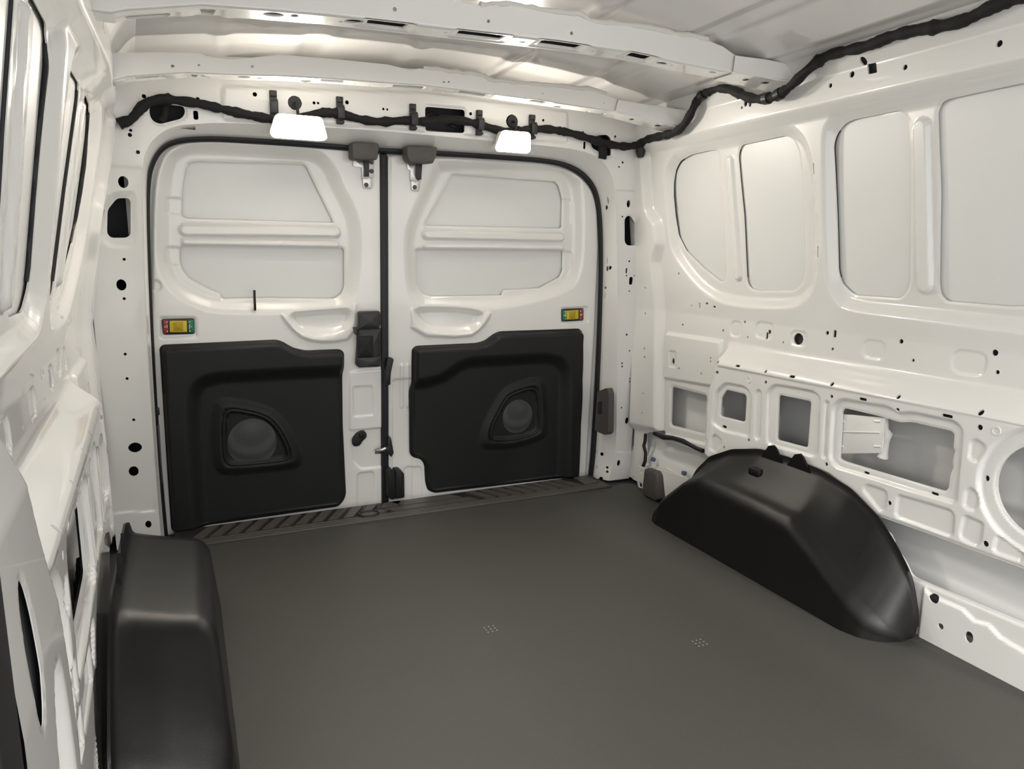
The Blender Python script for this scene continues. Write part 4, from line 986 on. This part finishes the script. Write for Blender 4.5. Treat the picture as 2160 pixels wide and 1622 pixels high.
# upper latches with grey covers
def latch(door, cov, brk, arm, foot, bolts):
    l = dquad('upper_latch', brk, .010, .018, STEEL, door, .002, .001)
    dquad('latch_cover', cov, .030, .082, GREYP, l, .008, .006)
    dquad('latch_arm', arm, .014, .030, BLACK, l, .001, .001)
    dquad('latch_foot', foot, .010, .017, STEEL, l, .004, .001)
    for b in bolts:
        c = hp(b, .018); bm = bmesh.new(); bmesh.ops.create_cone(bm, cap_ends=True, segments=10, radius1=.0072, radius2=.006, depth=.006, matrix=frame(c, X3, EV, ND)); bm_obj('bolt', bm, GREYP, l)
f3 = lambda x, y: (720+x/9, 280+y/9)
latch(door1, [f3(205, 185), f3(725, 195), f3(700, 480), f3(670, 520), f3(300, 520), f3(215, 500)], [f3(225, 480), f3(630, 490), f3(620, 860), f3(390, 880), f3(390, 650), f3(225, 630)],
      [f3(440, 480), f3(535, 480), f3(530, 835), f3(450, 835)], [f3(400, 840), f3(610, 790), f3(590, 1060), f3(420, 1055)], [f3(475, 990), f3(575, 730), f3(575, 560)])
latch(door2, [f3(1250, 250), f3(1840, 265), f3(1810, 440), f3(1750, 590), f3(1310, 575), f3(1250, 450)], [f3(1250, 560), f3(1460, 560), f3(1450, 930), f3(1310, 910), f3(1310, 710), f3(1250, 690)],
      [f3(1450, 560), f3(1540, 560), f3(1520, 890), f3(1455, 890)], [f3(1325, 900), f3(1515, 890), f3(1480, 1115), f3(1335, 1100)], [f3(1395, 1035)])
# rubber stops and striker on the edge of the second door
f4 = lambda x, y: (740+x/8.107, 640+y/8.107)
st = dquad('edge_catch', [f4(625, 940), f4(740, 950), f4(690, 1200), f4(680, 1400), f4(585, 1410), f4(585, 1180)], .008, .036, RUBBER, door2, .004, .004)
f5 = lambda x, y: (720+x/8.1125, 880+y/8.1125)
stp = dquad('door_stop', [f5(775, 890), f5(830, 870), f5(930, 960), f5(940, 1400), f5(855, 1415), f5(785, 1360)], .004, .040, TRIM, door2, .004, .004)
dquad('stop_pad', [f5(930, 930), f5(1020, 920), f5(1080, 965), f5(1085, 1370), f5(1060, 1390), f5(935, 1405)], .004, .046, TRIM, stp, .005, .004)
sk_ = dquad('striker', [f5(800, 350), f5(850, 345), f5(890, 560), f5(900, 610), f5(860, 690), f5(820, 640), f5(700, 600), f5(720, 540), f5(800, 510)], .006, .030, BLACK, door2, .003, .002)
tube('striker_bar', [hp(f5(600, 575), .024), hp(f5(640, 570), .030), hp(f5(700, 560), .034), hp(f5(760, 530), .034)], .005, STEEL, sk_, seg=8)
# check strap and hinge slot at the outer edge of the first door
dquad('hinge_strip', [(330, 895), (336, 897), (343, 1018), (339, 1022)], .012, .020, GREYP, door1, .001, .001)
dquad('check_link', [(330, 858), (336, 862), (337, 875), (331, 878)], .012, .020, BLACK, door1, .001, .001)

# black rubber seal of the side door opening, widened to block the bright surroundings
o = box('side_door_seal', frame(np.array([-.157, .462, .45]), X3, Y3, Z3), (.10, .05, 1.0), .005, RUBBER, wall_l, 4)
